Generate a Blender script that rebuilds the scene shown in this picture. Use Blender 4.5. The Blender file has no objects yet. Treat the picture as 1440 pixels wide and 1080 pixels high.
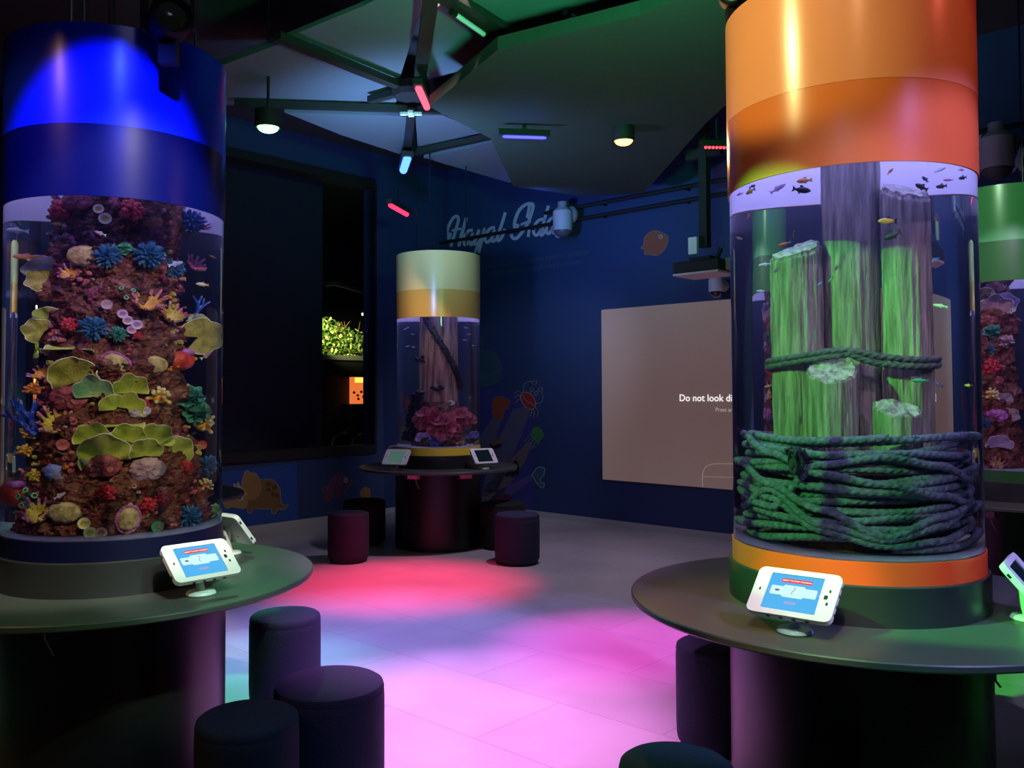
import bpy, bmesh, math, random
from mathutils import Vector, Matrix, noise
random.seed(7)
S = bpy.context.scene
COL = S.collection
PI = math.pi
sin, cos = math.sin, math.cos

# ---------------------------------------------------------------- camera model
F, PITCH, ROLL, CX, CY, EYE = 1216.7, .0318, .004, -22.8, -27.8, 1.55
def ray(x, y):
    A = x-720-CX; B = y-540-CY
    cr, sr = cos(ROLL), sin(ROLL)
    u = (A*cr-B*sr)/F; v = -(A*sr+B*cr)/F
    cp, sp = cos(PITCH), sin(PITCH)
    return Vector((u, cp-v*sp, sp+v*cp)).normalized()
O = Vector((0, 0, EYE))
def atz(x, y, z):
    d = ray(x, y); return O+d*((z-EYE)/d.z)
def atY(x, y, Y):
    d = ray(x, y); return O+d*(Y/d.y)
def atplane(x, y, P, n):
    d = ray(x, y); return O+d*((P-O).dot(n)/d.dot(n))

# ---------------------------------------------------------------- objects
def tag(o, label=None, cat=None, group=None, kind=None):
    if label: o['label'] = label
    if cat: o['category'] = cat
    if group: o['group'] = group
    if kind: o['kind'] = kind
    return o
def thing(name, label, cat, loc=(0, 0, 0), group=None, rotz=0):
    o = bpy.data.objects.new(name, None); COL.objects.link(o)
    o.location = loc; o.rotation_euler = (0, 0, rotz); o.empty_display_size = .05
    return tag(o, label, cat, group)

def rnd(a, b): return random.uniform(a, b)
class MB:
    def __init__(s): s.v = []; s.f = []
    def add(s, vs, fs):
        n = len(s.v); s.v += [Vector(v) for v in vs]; s.f += [tuple(i+n for i in f) for f in fs]; return s
    def xform(s, M):
        s.v = [M @ v for v in s.v]; return s
    def merge(s, o, M=None):
        return s.add([(M @ v if M else v) for v in o.v], o.f)
    def box(s, c, d, M=None):
        x, y, z = [k/2 for k in d]; c = Vector(c)
        vs = [c+Vector((a*x, b*y, e*z)) for a in (-1, 1) for b in (-1, 1) for e in (-1, 1)]
        if M: vs = [M @ v for v in vs]
        return s.add(vs, [(0, 1, 3, 2), (4, 6, 7, 5), (0, 4, 5, 1), (2, 3, 7, 6), (0, 2, 6, 4), (1, 5, 7, 3)])
    def lathe(s, prof, n=64, c=(0, 0, 0), M=None, close=False):
        vs = []; fs = []; m = len(prof); c = Vector(c)
        for i in range(n):
            a = 2*PI*i/n
            for r, z in prof: vs.append(c+Vector((r*cos(a), r*sin(a), z)))
        rng = m if close else m-1
        for i in range(n):
            j = (i+1) % n
            for k in range(rng):
                k2 = (k+1) % m
                fs.append((i*m+k, j*m+k, j*m+k2, i*m+k2))
        if M: vs = [M @ v for v in vs]
        return s.add(vs, fs)
    def tube(s, pts, r, n=8, cap=True):
        pts = [Vector(p) for p in pts]; N = len(pts)
        rs = r if isinstance(r, (list, tuple)) else [r]*N
        t0 = (pts[1]-pts[0]).normalized()
        up = Vector((0, 0, 1)) if abs(t0.z) < .9 else Vector((1, 0, 0))
        a = t0.cross(up).normalized(); vs = []; fs = []
        for i, p in enumerate(pts):
            t = (pts[min(i+1, N-1)]-pts[max(i-1, 0)])
            t = t.normalized() if t.length > 1e-9 else t0
            a = (a-t*a.dot(t)).normalized(); b = t.cross(a)
            for k in range(n):
                q = 2*PI*k/n; vs.append(p+(a*cos(q)+b*sin(q))*rs[i])
        for i in range(N-1):
            for k in range(n):
                k2 = (k+1) % n
                fs.append((i*n+k, i*n+k2, (i+1)*n+k2, (i+1)*n+k))
        if cap:
            fs.append(tuple(range(n-1, -1, -1))); fs.append(tuple((N-1)*n+k for k in range(n)))
        return s.add(vs, fs)
    def ball(s, c, r, nu=10, nv=6, M=None):
        rx, ry, rz = r if isinstance(r, (tuple, list)) else (r, r, r)
        c = Vector(c); vs = [c+Vector((0, 0, rz))]; fs = []
        for j in range(1, nv):
            t = PI*j/nv
            for i in range(nu):
                a = 2*PI*i/nu; vs.append(c+Vector((rx*sin(t)*cos(a), ry*sin(t)*sin(a), rz*cos(t))))
        vs.append(c-Vector((0, 0, rz)))
        for i in range(nu):
            fs.append((0, 1+i, 1+(i+1) % nu))
            for j in range(nv-2):
                a = 1+j*nu+i; b = 1+j*nu+(i+1) % nu
                fs.append((a, a+nu, b+nu, b))
            fs.append((1+(nv-2)*nu+i, len(vs)-1, 1+(nv-2)*nu+(i+1) % nu))
        if M: vs = [M @ v for v in vs]
        return s.add(vs, fs)
    def build(s, name, mat, parent=None, smooth=True, bevel=0, sub=0, angle=.7):
        me = bpy.data.meshes.new(name); me.from_pydata([tuple(v) for v in s.v], [], s.f)
        bm = bmesh.new(); bm.from_mesh(me); bmesh.ops.recalc_face_normals(bm, faces=bm.faces)
        if smooth:
            for f in bm.faces: f.smooth = True
            for e in bm.edges:
                if len(e.link_faces) == 2 and e.calc_face_angle(0) > angle: e.smooth = False
        bm.to_mesh(me); bm.free()
        if mat: me.materials.append(mat)
        o = bpy.data.objects.new(name, me); COL.objects.link(o)
        if parent: o.parent = parent
        if bevel:
            b = o.modifiers.new('b', 'BEVEL'); b.width = bevel; b.segments = 3; b.limit_method = 'ANGLE'
        if sub:
            m = o.modifiers.new('s', 'SUBSURF'); m.levels = m.render_levels = sub
        return o
def frame(n, up=Vector((0, 0, 1))):
    """matrix columns x,y,z with z = n"""
    n = n.normalized(); x = up.cross(n)
    if x.length < 1e-4: x = Vector((1, 0, 0))
    x.normalize(); y = n.cross(x)
    return Matrix(((x.x, y.x, n.x, 0), (x.y, y.y, n.y, 0), (x.z, y.z, n.z, 0), (0, 0, 0, 1)))
def place(p, n, roll=0, up=Vector((0, 0, 1))):
    return Matrix.Translation(p) @ frame(n, up) @ Matrix.Rotation(roll, 4, 'Z')

# ---------------------------------------------------------------- materials
_m = {}
def mat(name, col, rough=.5, metal=0, emit=None, es=1, spec=.5, noise_=None, bump=None, coat=0, sheen=0, alpha=None):
    if name in _m: return _m[name]
    m = bpy.data.materials.new(name); m.use_nodes = True; nt = m.node_tree; b = nt.nodes['Principled BSDF']
    b.inputs['Base Color'].default_value = (*col, 1); b.inputs['Roughness'].default_value = rough
    b.inputs['Metallic'].default_value = metal; b.inputs['Specular IOR Level'].default_value = spec
    b.inputs['Coat Weight'].default_value = coat; b.inputs['Coat Roughness'].default_value = .1
    if sheen:
        b.inputs['Sheen Weight'].default_value = sheen; b.inputs['Sheen Roughness'].default_value = .4
    if emit:
        b.inputs['Emission Color'].default_value = (*emit, 1); b.inputs['Emission Strength'].default_value = es
    tc = nt.nodes.new('ShaderNodeTexCoord')
    def N(scale, stretch=(1, 1, 1), detail=4):
        mp = nt.nodes.new('ShaderNodeMapping'); mp.inputs['Scale'].default_value = stretch
        nz = nt.nodes.new('ShaderNodeTexNoise'); nz.inputs['Scale'].default_value = scale; nz.inputs['Detail'].default_value = detail
        nt.links.new(tc.outputs['Object'], mp.inputs[0]); nt.links.new(mp.outputs[0], nz.inputs['Vector']); return nz
    if noise_:   # (scale, [(pos,col),...], stretch)
        nz = N(noise_[0], noise_[2] if len(noise_) > 2 else (1, 1, 1), 6)
        r = nt.nodes.new('ShaderNodeValToRGB'); el = r.color_ramp.elements
        while len(el) < len(noise_[1]): el.new(.5)
        for e, (p_, c_) in zip(el, noise_[1]): e.position = p_; e.color = (*c_, 1)
        nt.links.new(nz.outputs['Fac'], r.inputs[0]); nt.links.new(r.outputs[0], b.inputs['Base Color'])
    if bump:     # (scale, strength, stretch)
        nz = N(bump[0], bump[2] if len(bump) > 2 else (1, 1, 1)); bp = nt.nodes.new('ShaderNodeBump')
        bp.inputs['Strength'].default_value = bump[1]; bp.inputs['Distance'].default_value = .01
        nt.links.new(nz.outputs['Fac'], bp.inputs['Height']); nt.links.new(bp.outputs[0], b.inputs['Normal'])
    _m[name] = m; return m
def emis(name, col, s):
    if name in _m: return _m[name]
    m = bpy.data.materials.new(name); m.use_nodes = True; nt = m.node_tree; nt.nodes.clear()
    e = nt.nodes.new('ShaderNodeEmission'); e.inputs[0].default_value = (*col, 1); e.inputs[1].default_value = s
    o = nt.nodes.new('ShaderNodeOutputMaterial'); nt.links.new(e.outputs[0], o.inputs[0]); _m[name] = m; return m
def water_mat():
    m = bpy.data.materials.new('acrylic_and_water'); m.use_nodes = True; nt = m.node_tree; nt.nodes.clear()
    g = nt.nodes.new('ShaderNodeBsdfGlass'); g.inputs['IOR'].default_value = 1.33; g.inputs['Roughness'].default_value = 0
    g.inputs['Color'].default_value = (.94, .96, 1, 1)
    o = nt.nodes.new('ShaderNodeOutputMaterial'); nt.links.new(g.outputs[0], o.inputs[0])
    v = nt.nodes.new('ShaderNodeVolumeScatter'); v.inputs['Color'].default_value = (.45, .55, 1, 1); v.inputs['Density'].default_value = .38; nt.links.new(v.outputs[0], o.inputs['Volume'])
    return m
WATER = water_mat()
BLACK = mat('black_satin', (.008, .008, .009), .34)
BLACKM = mat('black_matte', (.01, .01, .011), .7)
METAL = mat('dark_metal', (.05, .05, .055), .35, .8)
CHROME = mat('brushed_steel', (.6, .6, .62), .25, 1)
WHITEP = mat('white_plastic', (.75, .75, .72), .35)

# ---------------------------------------------------------------- room
K = Vector((-.676, 11.876, 0)); U = Vector((.7316, -.6817, 0)); W = Vector((-.6817, -.7316, 0))
Z = Vector((0, 0, 1)); H = 4.6
def RW(s, z, off=0): return K+U*s+Z*z+W*off      # right wall, off into the room
def LW(s, z, off=0): return K+W*s+Z*z+U*off
def pxR(x, y, off=0): return atplane(x, y, K+W*off, W)
def pxL(x, y, off=0): return atplane(x, y, K+U*off, U)
MR = Matrix((( U.x, W.x, 0, K.x), (U.y, W.y, 0, K.y), (0, 0, 1, 0), (0, 0, 0, 1)))   # local: x along right wall, y into room
def room_box(mb, x0, x1, y0, y1, z0, z1):
    mb.box(((x0+x1)/2, (y0+y1)/2, (z0+z1)/2), (x1-x0, y1-y0, z1-z0), MR); return mb
def struct(name, mb, m, smooth=False): return tag(mb.build(name, m, smooth=smooth), kind='structure')

def floor_mat():
    m = mat('floor_tiles', (.42, .41, .4), .42); nt = m.node_tree; b = nt.nodes['Principled BSDF']
    tc = nt.nodes.new('ShaderNodeTexCoord'); mp = nt.nodes.new('ShaderNodeMapping'); mp.inputs['Rotation'].default_value = (0, 0, math.radians(43))
    mp.inputs['Location'].default_value = (.35, .2, 0)
    br = nt.nodes.new('ShaderNodeTexBrick'); br.inputs['Scale'].default_value = 1; br.inputs['Brick Width'].default_value = 1.2
    br.inputs['Row Height'].default_value = .6; br.inputs['Mortar Size'].default_value = .0022; br.inputs['Mortar Smooth'].default_value = .3; br.offset = .5
    br.inputs['Color1'].default_value = (.40, .39, .385, 1); br.inputs['Color2'].default_value = (.46, .45, .44, 1); br.inputs['Mortar'].default_value = (.22, .22, .22, 1)
    nz = nt.nodes.new('ShaderNodeTexNoise'); nz.inputs['Scale'].default_value = 1.8; nz.inputs['Detail'].default_value = 6
    mx = nt.nodes.new('ShaderNodeMixRGB'); mx.blend_type = 'OVERLAY'; mx.inputs[0].default_value = .25
    L = nt.links
    L.new(tc.outputs['Object'], mp.inputs[0]); L.new(mp.outputs[0], br.inputs['Vector']); L.new(tc.outputs['Object'], nz.inputs['Vector'])
    L.new(br.outputs['Color'], mx.inputs[1]); L.new(nz.outputs['Fac'], mx.inputs[2]); L.new(mx.outputs[0], b.inputs['Base Color'])
    return m
RX, RY = 12.5, 12.5
struct('floor', room_box(MB(), -6, RX, -.2, RY, -.1, 0), floor_mat())
WALL = mat('navy_wall_paint', (.022, .05, .15), .6)
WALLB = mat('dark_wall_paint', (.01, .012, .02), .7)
CEIL = mat('dark_ceiling_paint', (.05, .05, .055), .8)
struct('wall_right', room_box(MB(), -.2, RX, -.2, 0, 0, H), WALL)
WS0, WS1, WZ0, WZ1 = 1.27, 5.6, .80, 4.2
mb = MB()
for y0, y1, z0, z1 in ((0, WS0, 0, H), (WS1, RY, 0, H), (WS0, WS1, 0, WZ0), (WS0, WS1, WZ1, H)): room_box(mb, -.2, 0, y0, y1, z0, z1)
struct('wall_left', mb, WALL)
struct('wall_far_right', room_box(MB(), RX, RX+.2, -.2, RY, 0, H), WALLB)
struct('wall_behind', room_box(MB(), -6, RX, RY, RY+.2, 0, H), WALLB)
struct('ceiling', room_box(MB(), -6, RX, -.2, RY, H, H+.1), CEIL)
BASEB = mat('pale_baseboard', (.45, .45, .45), .5)
struct('baseboard_right', room_box(MB(), 0, RX, 0, .014, 0, .07), BASEB)
struct('baseboard_left', room_box(MB(), 0, .014, .014, RY, 0, .07), BASEB)

# window frame (black) and the panes
fr = MB()
room_box(fr, -.22, .03, WS0, WS1, WZ0-.02, WZ0+.09); room_box(fr, -.22, .03, WS0, WS1, WZ1-.05, WZ1+.05)
room_box(fr, -.22, .02, WS0-.03, WS0+.0, WZ0, WZ1)
struct('window_1', fr, BLACKM)

# ---------------------------------------------------------------- aquariums
RG, RD, RR, RT = .4216, .4395, .4395, .8032
ZT, ZRB, ZGB, ZGT, ZSP, ZTOP = .7994, .945, 1.0032, 2.2851, 2.5564, 2.9376
TANKS = {1: (-1.5823, 3.6134), 2: (1.303, 3.1794), 3: (-.5856, 8.8405), 4: (3.66, 6.15), 5: (-2.69, 6.4)}
BANDC = {1: ((.004, .03, .75), (.002, .005, .055), (.002, .003, .022)),
         2: ((.85, .33, .15), (.72, .19, .045), (.8, .07, .015)),
         3: ((.85, .65, .27), (.75, .42, .09), (.85, .70, .05)),
         4: ((.08, .32, .12), (.03, .12, .035), (.02, .09, .02)),
         5: ((.5, .1, .3), (.3, .05, .2), (.3, .05, .2))}
LBL = {1: 'blue-topped cylindrical coral aquarium on a round black table', 2: 'orange-topped cylindrical aquarium with logs and coiled rope on a black table',
       3: 'yellow-topped cylindrical aquarium with one log, standing before the blue wall', 4: 'green-topped cylindrical coral aquarium partly hidden behind the orange one',
       5: 'cylindrical aquarium whose black table edge shows beside the dinosaur mural'}
LINER = mat('white_liner', (.72, .72, .85), .6)
caustic_recv = []
for i, (x, y) in TANKS.items():
    t = thing('aquarium_tank', LBL[i], 'aquarium', (x, y, 0))
    c0, c1, c2 = BANDC[i]
    MB().lathe([(0, 0), (RD, 0), (RD, ZT-.03), (0, ZT-.03)], 96).build('drum_base', BLACK, t)
    tb = MB().lathe([(0, ZT-.025), (RT-.006, ZT-.025), (RT, ZT-.019), (RT, ZT-.004), (RT-.004, ZT), (0, ZT)], 128)
    tb.build('table_top', mat('table_laminate', (.055, .065, .055), .4), t)
    MB().lathe([(0, ZT), (RR, ZT), (RR, ZRB-.02), (RR-.004, ZRB-.016), (RG+.006, ZRB-.016)], 96).build('riser', mat('riser_black', (.02, .022, .022), .3), t)
    MB().lathe([(RG+.002, ZRB-.03), (RG+.005, ZRB-.03), (RG+.005, ZGB), (RG+.001, ZGB)], 96).build('base_ring', mat('ring_%d' % i, c2, .35), t)
    MB().lathe([(0, ZGB-.02), (RG-.004, ZGB-.02), (RG-.004, ZGB+.004), (0, ZGB+.004)], 96).build('tank_floor', LINER, t)
    w = MB().lathe([(0, ZGB-.04), (RG, ZGB-.04), (RG, ZTOP-.06), (0, ZTOP-.06)], 192).build('water_column', WATER, t)
    w.cycles.is_caustics_caster = True
    MB().lathe([(RG+.001, ZGT), (RG+.006, ZGT), (RG+.006, ZSP), (RG+.001, ZSP)], 128, close=True).build('lower_band', mat('lband_%d' % i, c1, .25), t)
    MB().lathe([(RG+.001, ZSP), (RG+.007, ZSP), (RG+.007, ZTOP), (RG+.001, ZTOP)], 128, close=True).build('upper_band', mat('uband_%d' % i, c0, .25), t)
    MB().lathe([(RG-.003, ZGT+.002), (RG-.010, ZGT+.002), (RG-.010, ZTOP-.08), (RG-.003, ZTOP-.08)], 96, close=True).build('inner_liner', LINER, t)
    lid = MB().lathe([(0, ZTOP-.03), (RG-.01, ZTOP-.03), (RG-.01, ZTOP-.02), (0, ZTOP-.02)], 64)
    for k in range(4): lid.box((.33*cos(k*1.57+.5), .33*sin(k*1.57+.5), ZTOP-.005), (.05, .04, .03))
    lid.build('lid', mat('lid_grey', (.3, .3, .35), .4), t)
    MB().lathe([(0, ZTOP-.085), (RG-.02, ZTOP-.085), (RG-.02, ZTOP-.08), (0, ZTOP-.08)], 48).build('lamp_housing', WHITEP, t)
    MB().lathe([(.0, ZTOP-.0865), (.30, ZTOP-.0865)], 48).build('tank_lamp', emis('tank_lamp', (.38, .36, 1.0), 10), t)
    # hangers up to the ceiling
    hg = MB()
    for a in (.35, 2.5, 4.5):
        hg.tube([(.3*cos(a), .3*sin(a), ZTOP-.02), (.3*cos(a), .3*sin(a), H)], .006, 6)
    hg.build('hanger_rods', METAL, t)

OFFS = {4: (-.12, .07)}   # the reef in this tank stands off centre
# refraction: pixel -> ray inside the water
def tank_ray(i, px, py):
    cx, cy = TANKS[i]; d = ray(px, py); ox, oy = -cx, -cy
    a = d.x**2+d.y**2; b = 2*(ox*d.x+oy*d.y); c = ox*ox+oy*oy-RG*RG; q = b*b-4*a*c
    if q < 0: q = 0
    t = (-b-math.sqrt(q))/(2*a); P = O+d*t
    n = Vector((P.x-cx, P.y-cy, 0)).normalized(); e = 1/1.33; ci = -n.dot(d)
    k = 1-e*e*(1-ci*ci); return P, (d*e+n*(e*ci-math.sqrt(max(k, 0)))).normalized()
def in_plane(i, px, py, off=0):
    cx, cy = TANKS[i]; C = Vector((cx, cy, 0)); tc = (-C).normalized()
    P, d = tank_ray(i, px, py); t = ((C+tc*off)-P).dot(tc)/d.dot(tc); return P+d*t
def on_reef(i, px, py, rf):
    """point on the reef column and its outward normal"""
    cx, cy = TANKS[i]; P, d = tank_ray(i, px, py); cx += OFFS.get(i, (0, 0))[0]; cy += OFFS.get(i, (0, 0))[1]
    a = d.x**2+d.y**2; ox, oy = P.x-cx, P.y-cy; b = 2*(ox*d.x+oy*d.y)
    t0 = -b/(2*a); Q = P+d*t0; r = rf(Q.z) if callable(rf) else rf
    dm = math.hypot(Q.x-cx, Q.y-cy)
    if dm < r:
        t = t0-math.sqrt(max(0, (r*r-dm*dm)/a)); Q = P+d*t
    n = Vector((Q.x-cx, Q.y-cy, 0)).normalized(); return Q, n

# ---------------------------------------------------------------- ceiling fittings
PANEL = mat('acoustic_panel_grey', (.14, .18, .22), .8)
SLAB = mat('dark_slab', (.025, .04, .034), .7)
def slab(name, px, z, th, m, label, cat, group=None, ztab=None):
    pts = [atz(x, y, z) for x, y in px]; n = len(pts)
    mb = MB().add([p for p in pts]+[p+Z*th for p in pts], [tuple(range(n)), tuple(range(2*n-1, n-1, -1))]+[(k, (k+1) % n, n+(k+1) % n, n+k) for k in range(n)])
    return tag(mb.build(name, m, smooth=False), label, cat, group)
G_ = 'pale acoustic panels under the ceiling'
slab('ceiling_panel', [(308, 90), (392, 57), (512, 8), (610, -45), (560, 118), (440, 60)], 3.95, .03, PANEL, 'grey ceiling panel left of the strut that meets the red light bar', 'panel', G_)
slab('ceiling_panel', [(600, 112), (760, 70), (898, 20), (1010, -30), (700, -80), (606, 20)], 3.95, .03, PANEL, 'large greenish-lit ceiling panel right of the vertical strut, above the red bar', 'panel', G_)
slab('ceiling_panel', [(312, 92), (392, 62), (560, 128), (556, 148), (318, 148)], 3.93, .03, PANEL, 'dim grey ceiling panel between the left beams, above the green downlight', 'panel', G_)
slab('ceiling_panel', [(400, 158), (560, 163), (575, 166), (566, 218), (480, 190)], 3.9, .03, PANEL, 'ceiling panel left of the lower strut, beside the blue lamp', 'panel', G_)
slab('ceiling_panel', [(584, 163), (622, 162), (694, 191), (588, 216)], 3.9, .03, PANEL, 'triangular ceiling panel right of the lower strut, lit violet', 'panel', G_)
slab('ceiling_panel', [(596, 222), (706, 196), (812, 238), (716, 257)], 3.9, .03, PANEL, 'four-sided ceiling panel below the blue light bar', 'panel', G_)
slab('ceiling_shade_slab', [(604, 150), (700, 70), (900, 21), (1100, -60), (1300, -200), (1050, 120), (990, 176), (905, 272), (820, 276), (722, 262), (690, 195), (622, 160)], 3.60, .08, SLAB, 'large flat dark slab added below the ceiling for shadow on the wall, green-tinted', 'ceiling canopy')  # added slab: dark ceiling area plus the shadow on the upper wall
def beam(pts, z, w, label, nm='ceiling_strut', h=.05):
    mb = MB()
    P = [atz(x, y, z) for x, y in pts]
    for a, b in zip(P, P[1:]):
        d = (b-a).normalized(); s = Vector((-d.y, d.x, 0))*w/2
        v = [a+s, a-s, b-s, b+s]; v += [p+Z*h for p in v]
        mb.add(v, [(0, 1, 2, 3), (7, 6, 5, 4), (0, 4, 5, 1), (1, 5, 6, 2), (2, 6, 7, 3), (3, 7, 4, 0)])
    return tag(mb.build(nm, mat('strut_black', (.02, .022, .02), .5), smooth=False), label, 'strut', 'dark ceiling struts')
beam([(608, -30), (604, 20), (591, 108)], 3.86, .09, 'wide dark strut dropping from the frame top to the red light bar')
beam([(612, -8), (660, 20), (712, 52), (780, 80)], 3.84, .12, 'dark beam running down right from the top of the strut')
beam([(390, 56), (470, 88), (560, 124)], 3.86, .07, 'dark strut from the left panel corner to the hub')
beam([(520, 145), (560, 134)], 3.85, .06, 'short dark strut end at the lower left of the hub')
beam([(330, 150), (560, 157), (640, 161)], 3.86, .05, 'thin dark beam running level below the hub')
beam([(578, 160), (576, 185), (571, 222)], 3.83, .07, 'dark strut from the white cross down to the blue lamp')
beam([(582, 218), (640, 206), (712, 191)], 3.83, .06, 'dark strut from the blue lamp to the blue light bar')
hub = MB(); c = atz(578, 130, 3.86); hub.lathe([(0, -.04), (.13, -.04), (.15, 0), (.15, .06), (0, .06)], 12, c=c)
tag(hub.build('strut_hub', BLACKM, smooth=False), 'dark round hub where the struts meet beside the red bar', 'hub')
mb = MB(); c = atz(578, 160, 3.74); mb.box((0, 0, 0), (.17, .035, .02)).box((0, 0, .001), (.04, .11, .02)).lathe([(0, -.025), (.025, -.02), (.03, 0)], 12); mb.xform(Matrix.Translation(c))
tag(mb.build('ceiling_sensor', WHITEP, smooth=False), 'small white cross-shaped sensor under the hub', 'sensor')
def light_bar(p0, p1, z0, z1, w, col, s, label, beads=0):
    a = atz(*p0, z0); b = atz(*p1, z1); d = (b-a); L = d.length; d.normalize(); side = d.cross(Z).normalized(); up = side.cross(d)
    t = thing('led_light_bar', label, 'light', a.lerp(b, .5), 'coloured led bars'); M = Matrix(((d.x, side.x, up.x, 0), (d.y, side.y, up.y, 0), (d.z, side.z, up.z, 0), (0, 0, 0, 1)))
    MB().box((0, 0, .036), (L+.06, w*1.5, .05), M).build('housing', BLACKM, t, smooth=False, bevel=.006)
    e = MB()
    if beads:
        for k in range(beads): e.ball((-L/2+L*(k+.5)/beads, 0, .005), (L/beads*.42, w*.45, w*.4), 10, 6, M)
    else:
        e.tube([M @ Vector((-L/2, 0, 0)), M @ Vector((-L/2+.02, 0, 0)), M @ Vector((L/2-.02, 0, 0)), M @ Vector((L/2, 0, 0))], [w*.3, w*.5, w*.5, w*.3], 12)
    e.build('glowing_tube', emis('glow_'+label[:12], col, s), t)
    br = MB().tube([(0, 0, .05), (0, 0, .22)], .012, 8).box((0, 0, .06), (.04, w*1.8, .02)); br.build('bracket', METAL, t); return t
light_bar((588, 123), (601, 152), 3.72, 3.72, .05, (1, .06, .10), 3.2, 'glowing red-pink light bar at the strut hub, slanting')
light_bar((573, 222), (567, 240), 3.72, 3.72, .075, (.04, .12, 1), 6, 'short bright blue lamp at the lower end of the strut')
light_bar((707, 192), (768, 194), 3.5, 3.5, .022, (.03, .03, 1), 7, 'long thin blue light bar left of the amber downlight')
light_bar((548, 288), (573, 302), 3.45, 3.45, .05, (1, .03, .1), 2.2, 'thin red light bar above the yellow-topped aquarium')
light_bar((990, 208), (1026, 208.5), 3.42, 3.42, .03, (1, .04, .06), 3.5, 'row of red leds on the pole above the projector', beads=7)
def downlight(x, y, z, r, col, s, label):
    p = atz(x, y, z); t = thing('round_downlight', label, 'light', p)
    MB().lathe([(r*.9, .0), (r*1.05, -.012), (r*1.15, .0), (r*1.15, .12), (0, .12)], 32).build('housing', BLACKM, t)
    MB().ball((0, 0, -.005), (r*.92, r*.92, r*.5), 28, 14).build('glowing_lens', emis('lens_'+label[:5], col, s), t)
    MB().tube([(0, 0, .1), (0, 0, H-z)], .012, 8).build('drop_rod', METAL, t); return p
PG = downlight(377, 178, 3.55, .085, (.2, 1, .35), 5, 'green glowing round downlight right of the blue-topped aquarium')
PA = downlight(877, 197, 3.5, .075, (1, .5, .12), 5, 'amber glowing round downlight left of the projector pole')
# strip batten, unlit
for a, b, zz, lb in (((640, 20), (680, 48), 3.8, 'unlit white fluorescent batten beside the dark beam at the top'), ((800, 20), (836, 40), 3.9, 'unlit pale batten at the upper right panel edge')):
    P, Q = atz(*a, zz), atz(*b, zz); t = thing('fluorescent_batten', lb, 'light', P.lerp(Q, .5)); d = (Q-P).normalized(); o = P.lerp(Q, .5)
    m_ = MB().tube([P-o, Q-o], .016, 10); m_.build('tube', mat('unlit_tube', (.7, .7, .75), .3), t)
    for q in (P-d*.02, Q+d*.02): MB().tube([q-o-d*.02, q-o+d*.02], .022, 10).build('end_cap', METAL, t)
# projector on its pole
pc = atY(992, 380, 7.55); t = thing('projector', 'black projector with pale underside hanging on a long ceiling pole', 'projector', pc)
dx = U; R = Matrix(((U.x, W.x, 0, 0), (U.y, W.y, 0, 0), (0, 0, 1, 0), (0, 0, 0, 1)))
MB().box((.0, 0, .02), (.44, .36, .10), R).build('body', BLACKM, t, smooth=False, bevel=.012)
MB().box((.0, 0, -.04), (.44, .36, .02), R).build('underside', mat('pink_grey_plastic', (.6, .5, .52), .4), t, smooth=False, bevel=.004)
MB().box((.26, -.05, .03), (.10, .2, .10), R).build('lens_block', mat('grey_plastic', (.3, .3, .3), .4), t, smooth=False, bevel=.01)
MB().box((-.06, .1, .21), (.085, .03, .15), R).build('white_bracket_plate', WHITEP, t, smooth=False, bevel=.004)
MB().box((.0, 0, .09), (.2, .2, .04), R).box((0, 0, (H-pc.z)/2+.1), (.075, .075, H-pc.z-.2), R).box((.05, 0, .15), (.03, .03, .16), R @ Matrix.Rotation(.5, 4, 'Y')).build('pole', BLACKM, t, smooth=False)
MB().box((0, 0, 1.04), (.34, .06, .09), R).build('crossbar', BLACKM, t, smooth=False)
# cameras
def cctv(p, n, label, s=1.0, dome=True):
    t = thing('security_camera', label, 'camera', p); M = frame(n)
    MB().lathe([(0, 0), (.05*s, 0), (.05*s, .03*s), (.03*s, .06*s), (.03*s, .10*s), (0, .10*s)], 20, M=M).build('mount', WHITEP, t)
    c = n*.13*s
    MB().lathe([(0, .05*s), (.055*s, .05*s), (.062*s, .03*s), (.062*s, -.05*s), (.055*s, -.06*s), (0, -.06*s)], 24, c=c).build('housing', WHITEP, t)
    MB().ball(c-Z*.06*s, .05*s, 16, 10).build('dome', mat('smoked_dome', (.03, .03, .035), .1, coat=1), t); return t
cctv(pxR(1018, 402), W, 'small white dome camera on the wall just above the projected picture', 1.25)
def speaker(p, label, s):
    t = thing('dome_camera', label, 'camera', p)
    MB().lathe([(0, .14*s), (.06*s, .14*s), (.10*s, .10*s), (.10*s, -.10*s), (0, -.10*s)], 28).build('housing', mat('lilac_white_plastic', (.62, .55, .6), .45), t)
    MB().ball((0, 0, -.10*s), (.092*s, .092*s, .07*s), 20, 10).build('dark_dome', mat('dusky_dome', (.12, .1, .12), .3), t)
    MB().lathe([(0, .14*s), (.05*s, .14*s), (.05*s, .2*s), (0, .2*s)], 16).merge(MB().ball((.10*s, .05*s, .08*s), (.07*s, .06*s, .09*s), 14, 8)).build('bracket', mat('dim_plastic', (.35, .3, .34), .5), t); return t
speaker(pxR(791, 311, .35), 'white dome camera hanging over the end of the wall title', 1.12)
speaker(pxR(1402, 216, .35), 'white dome camera right of the orange band before the second wall title', 1.25)
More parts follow.
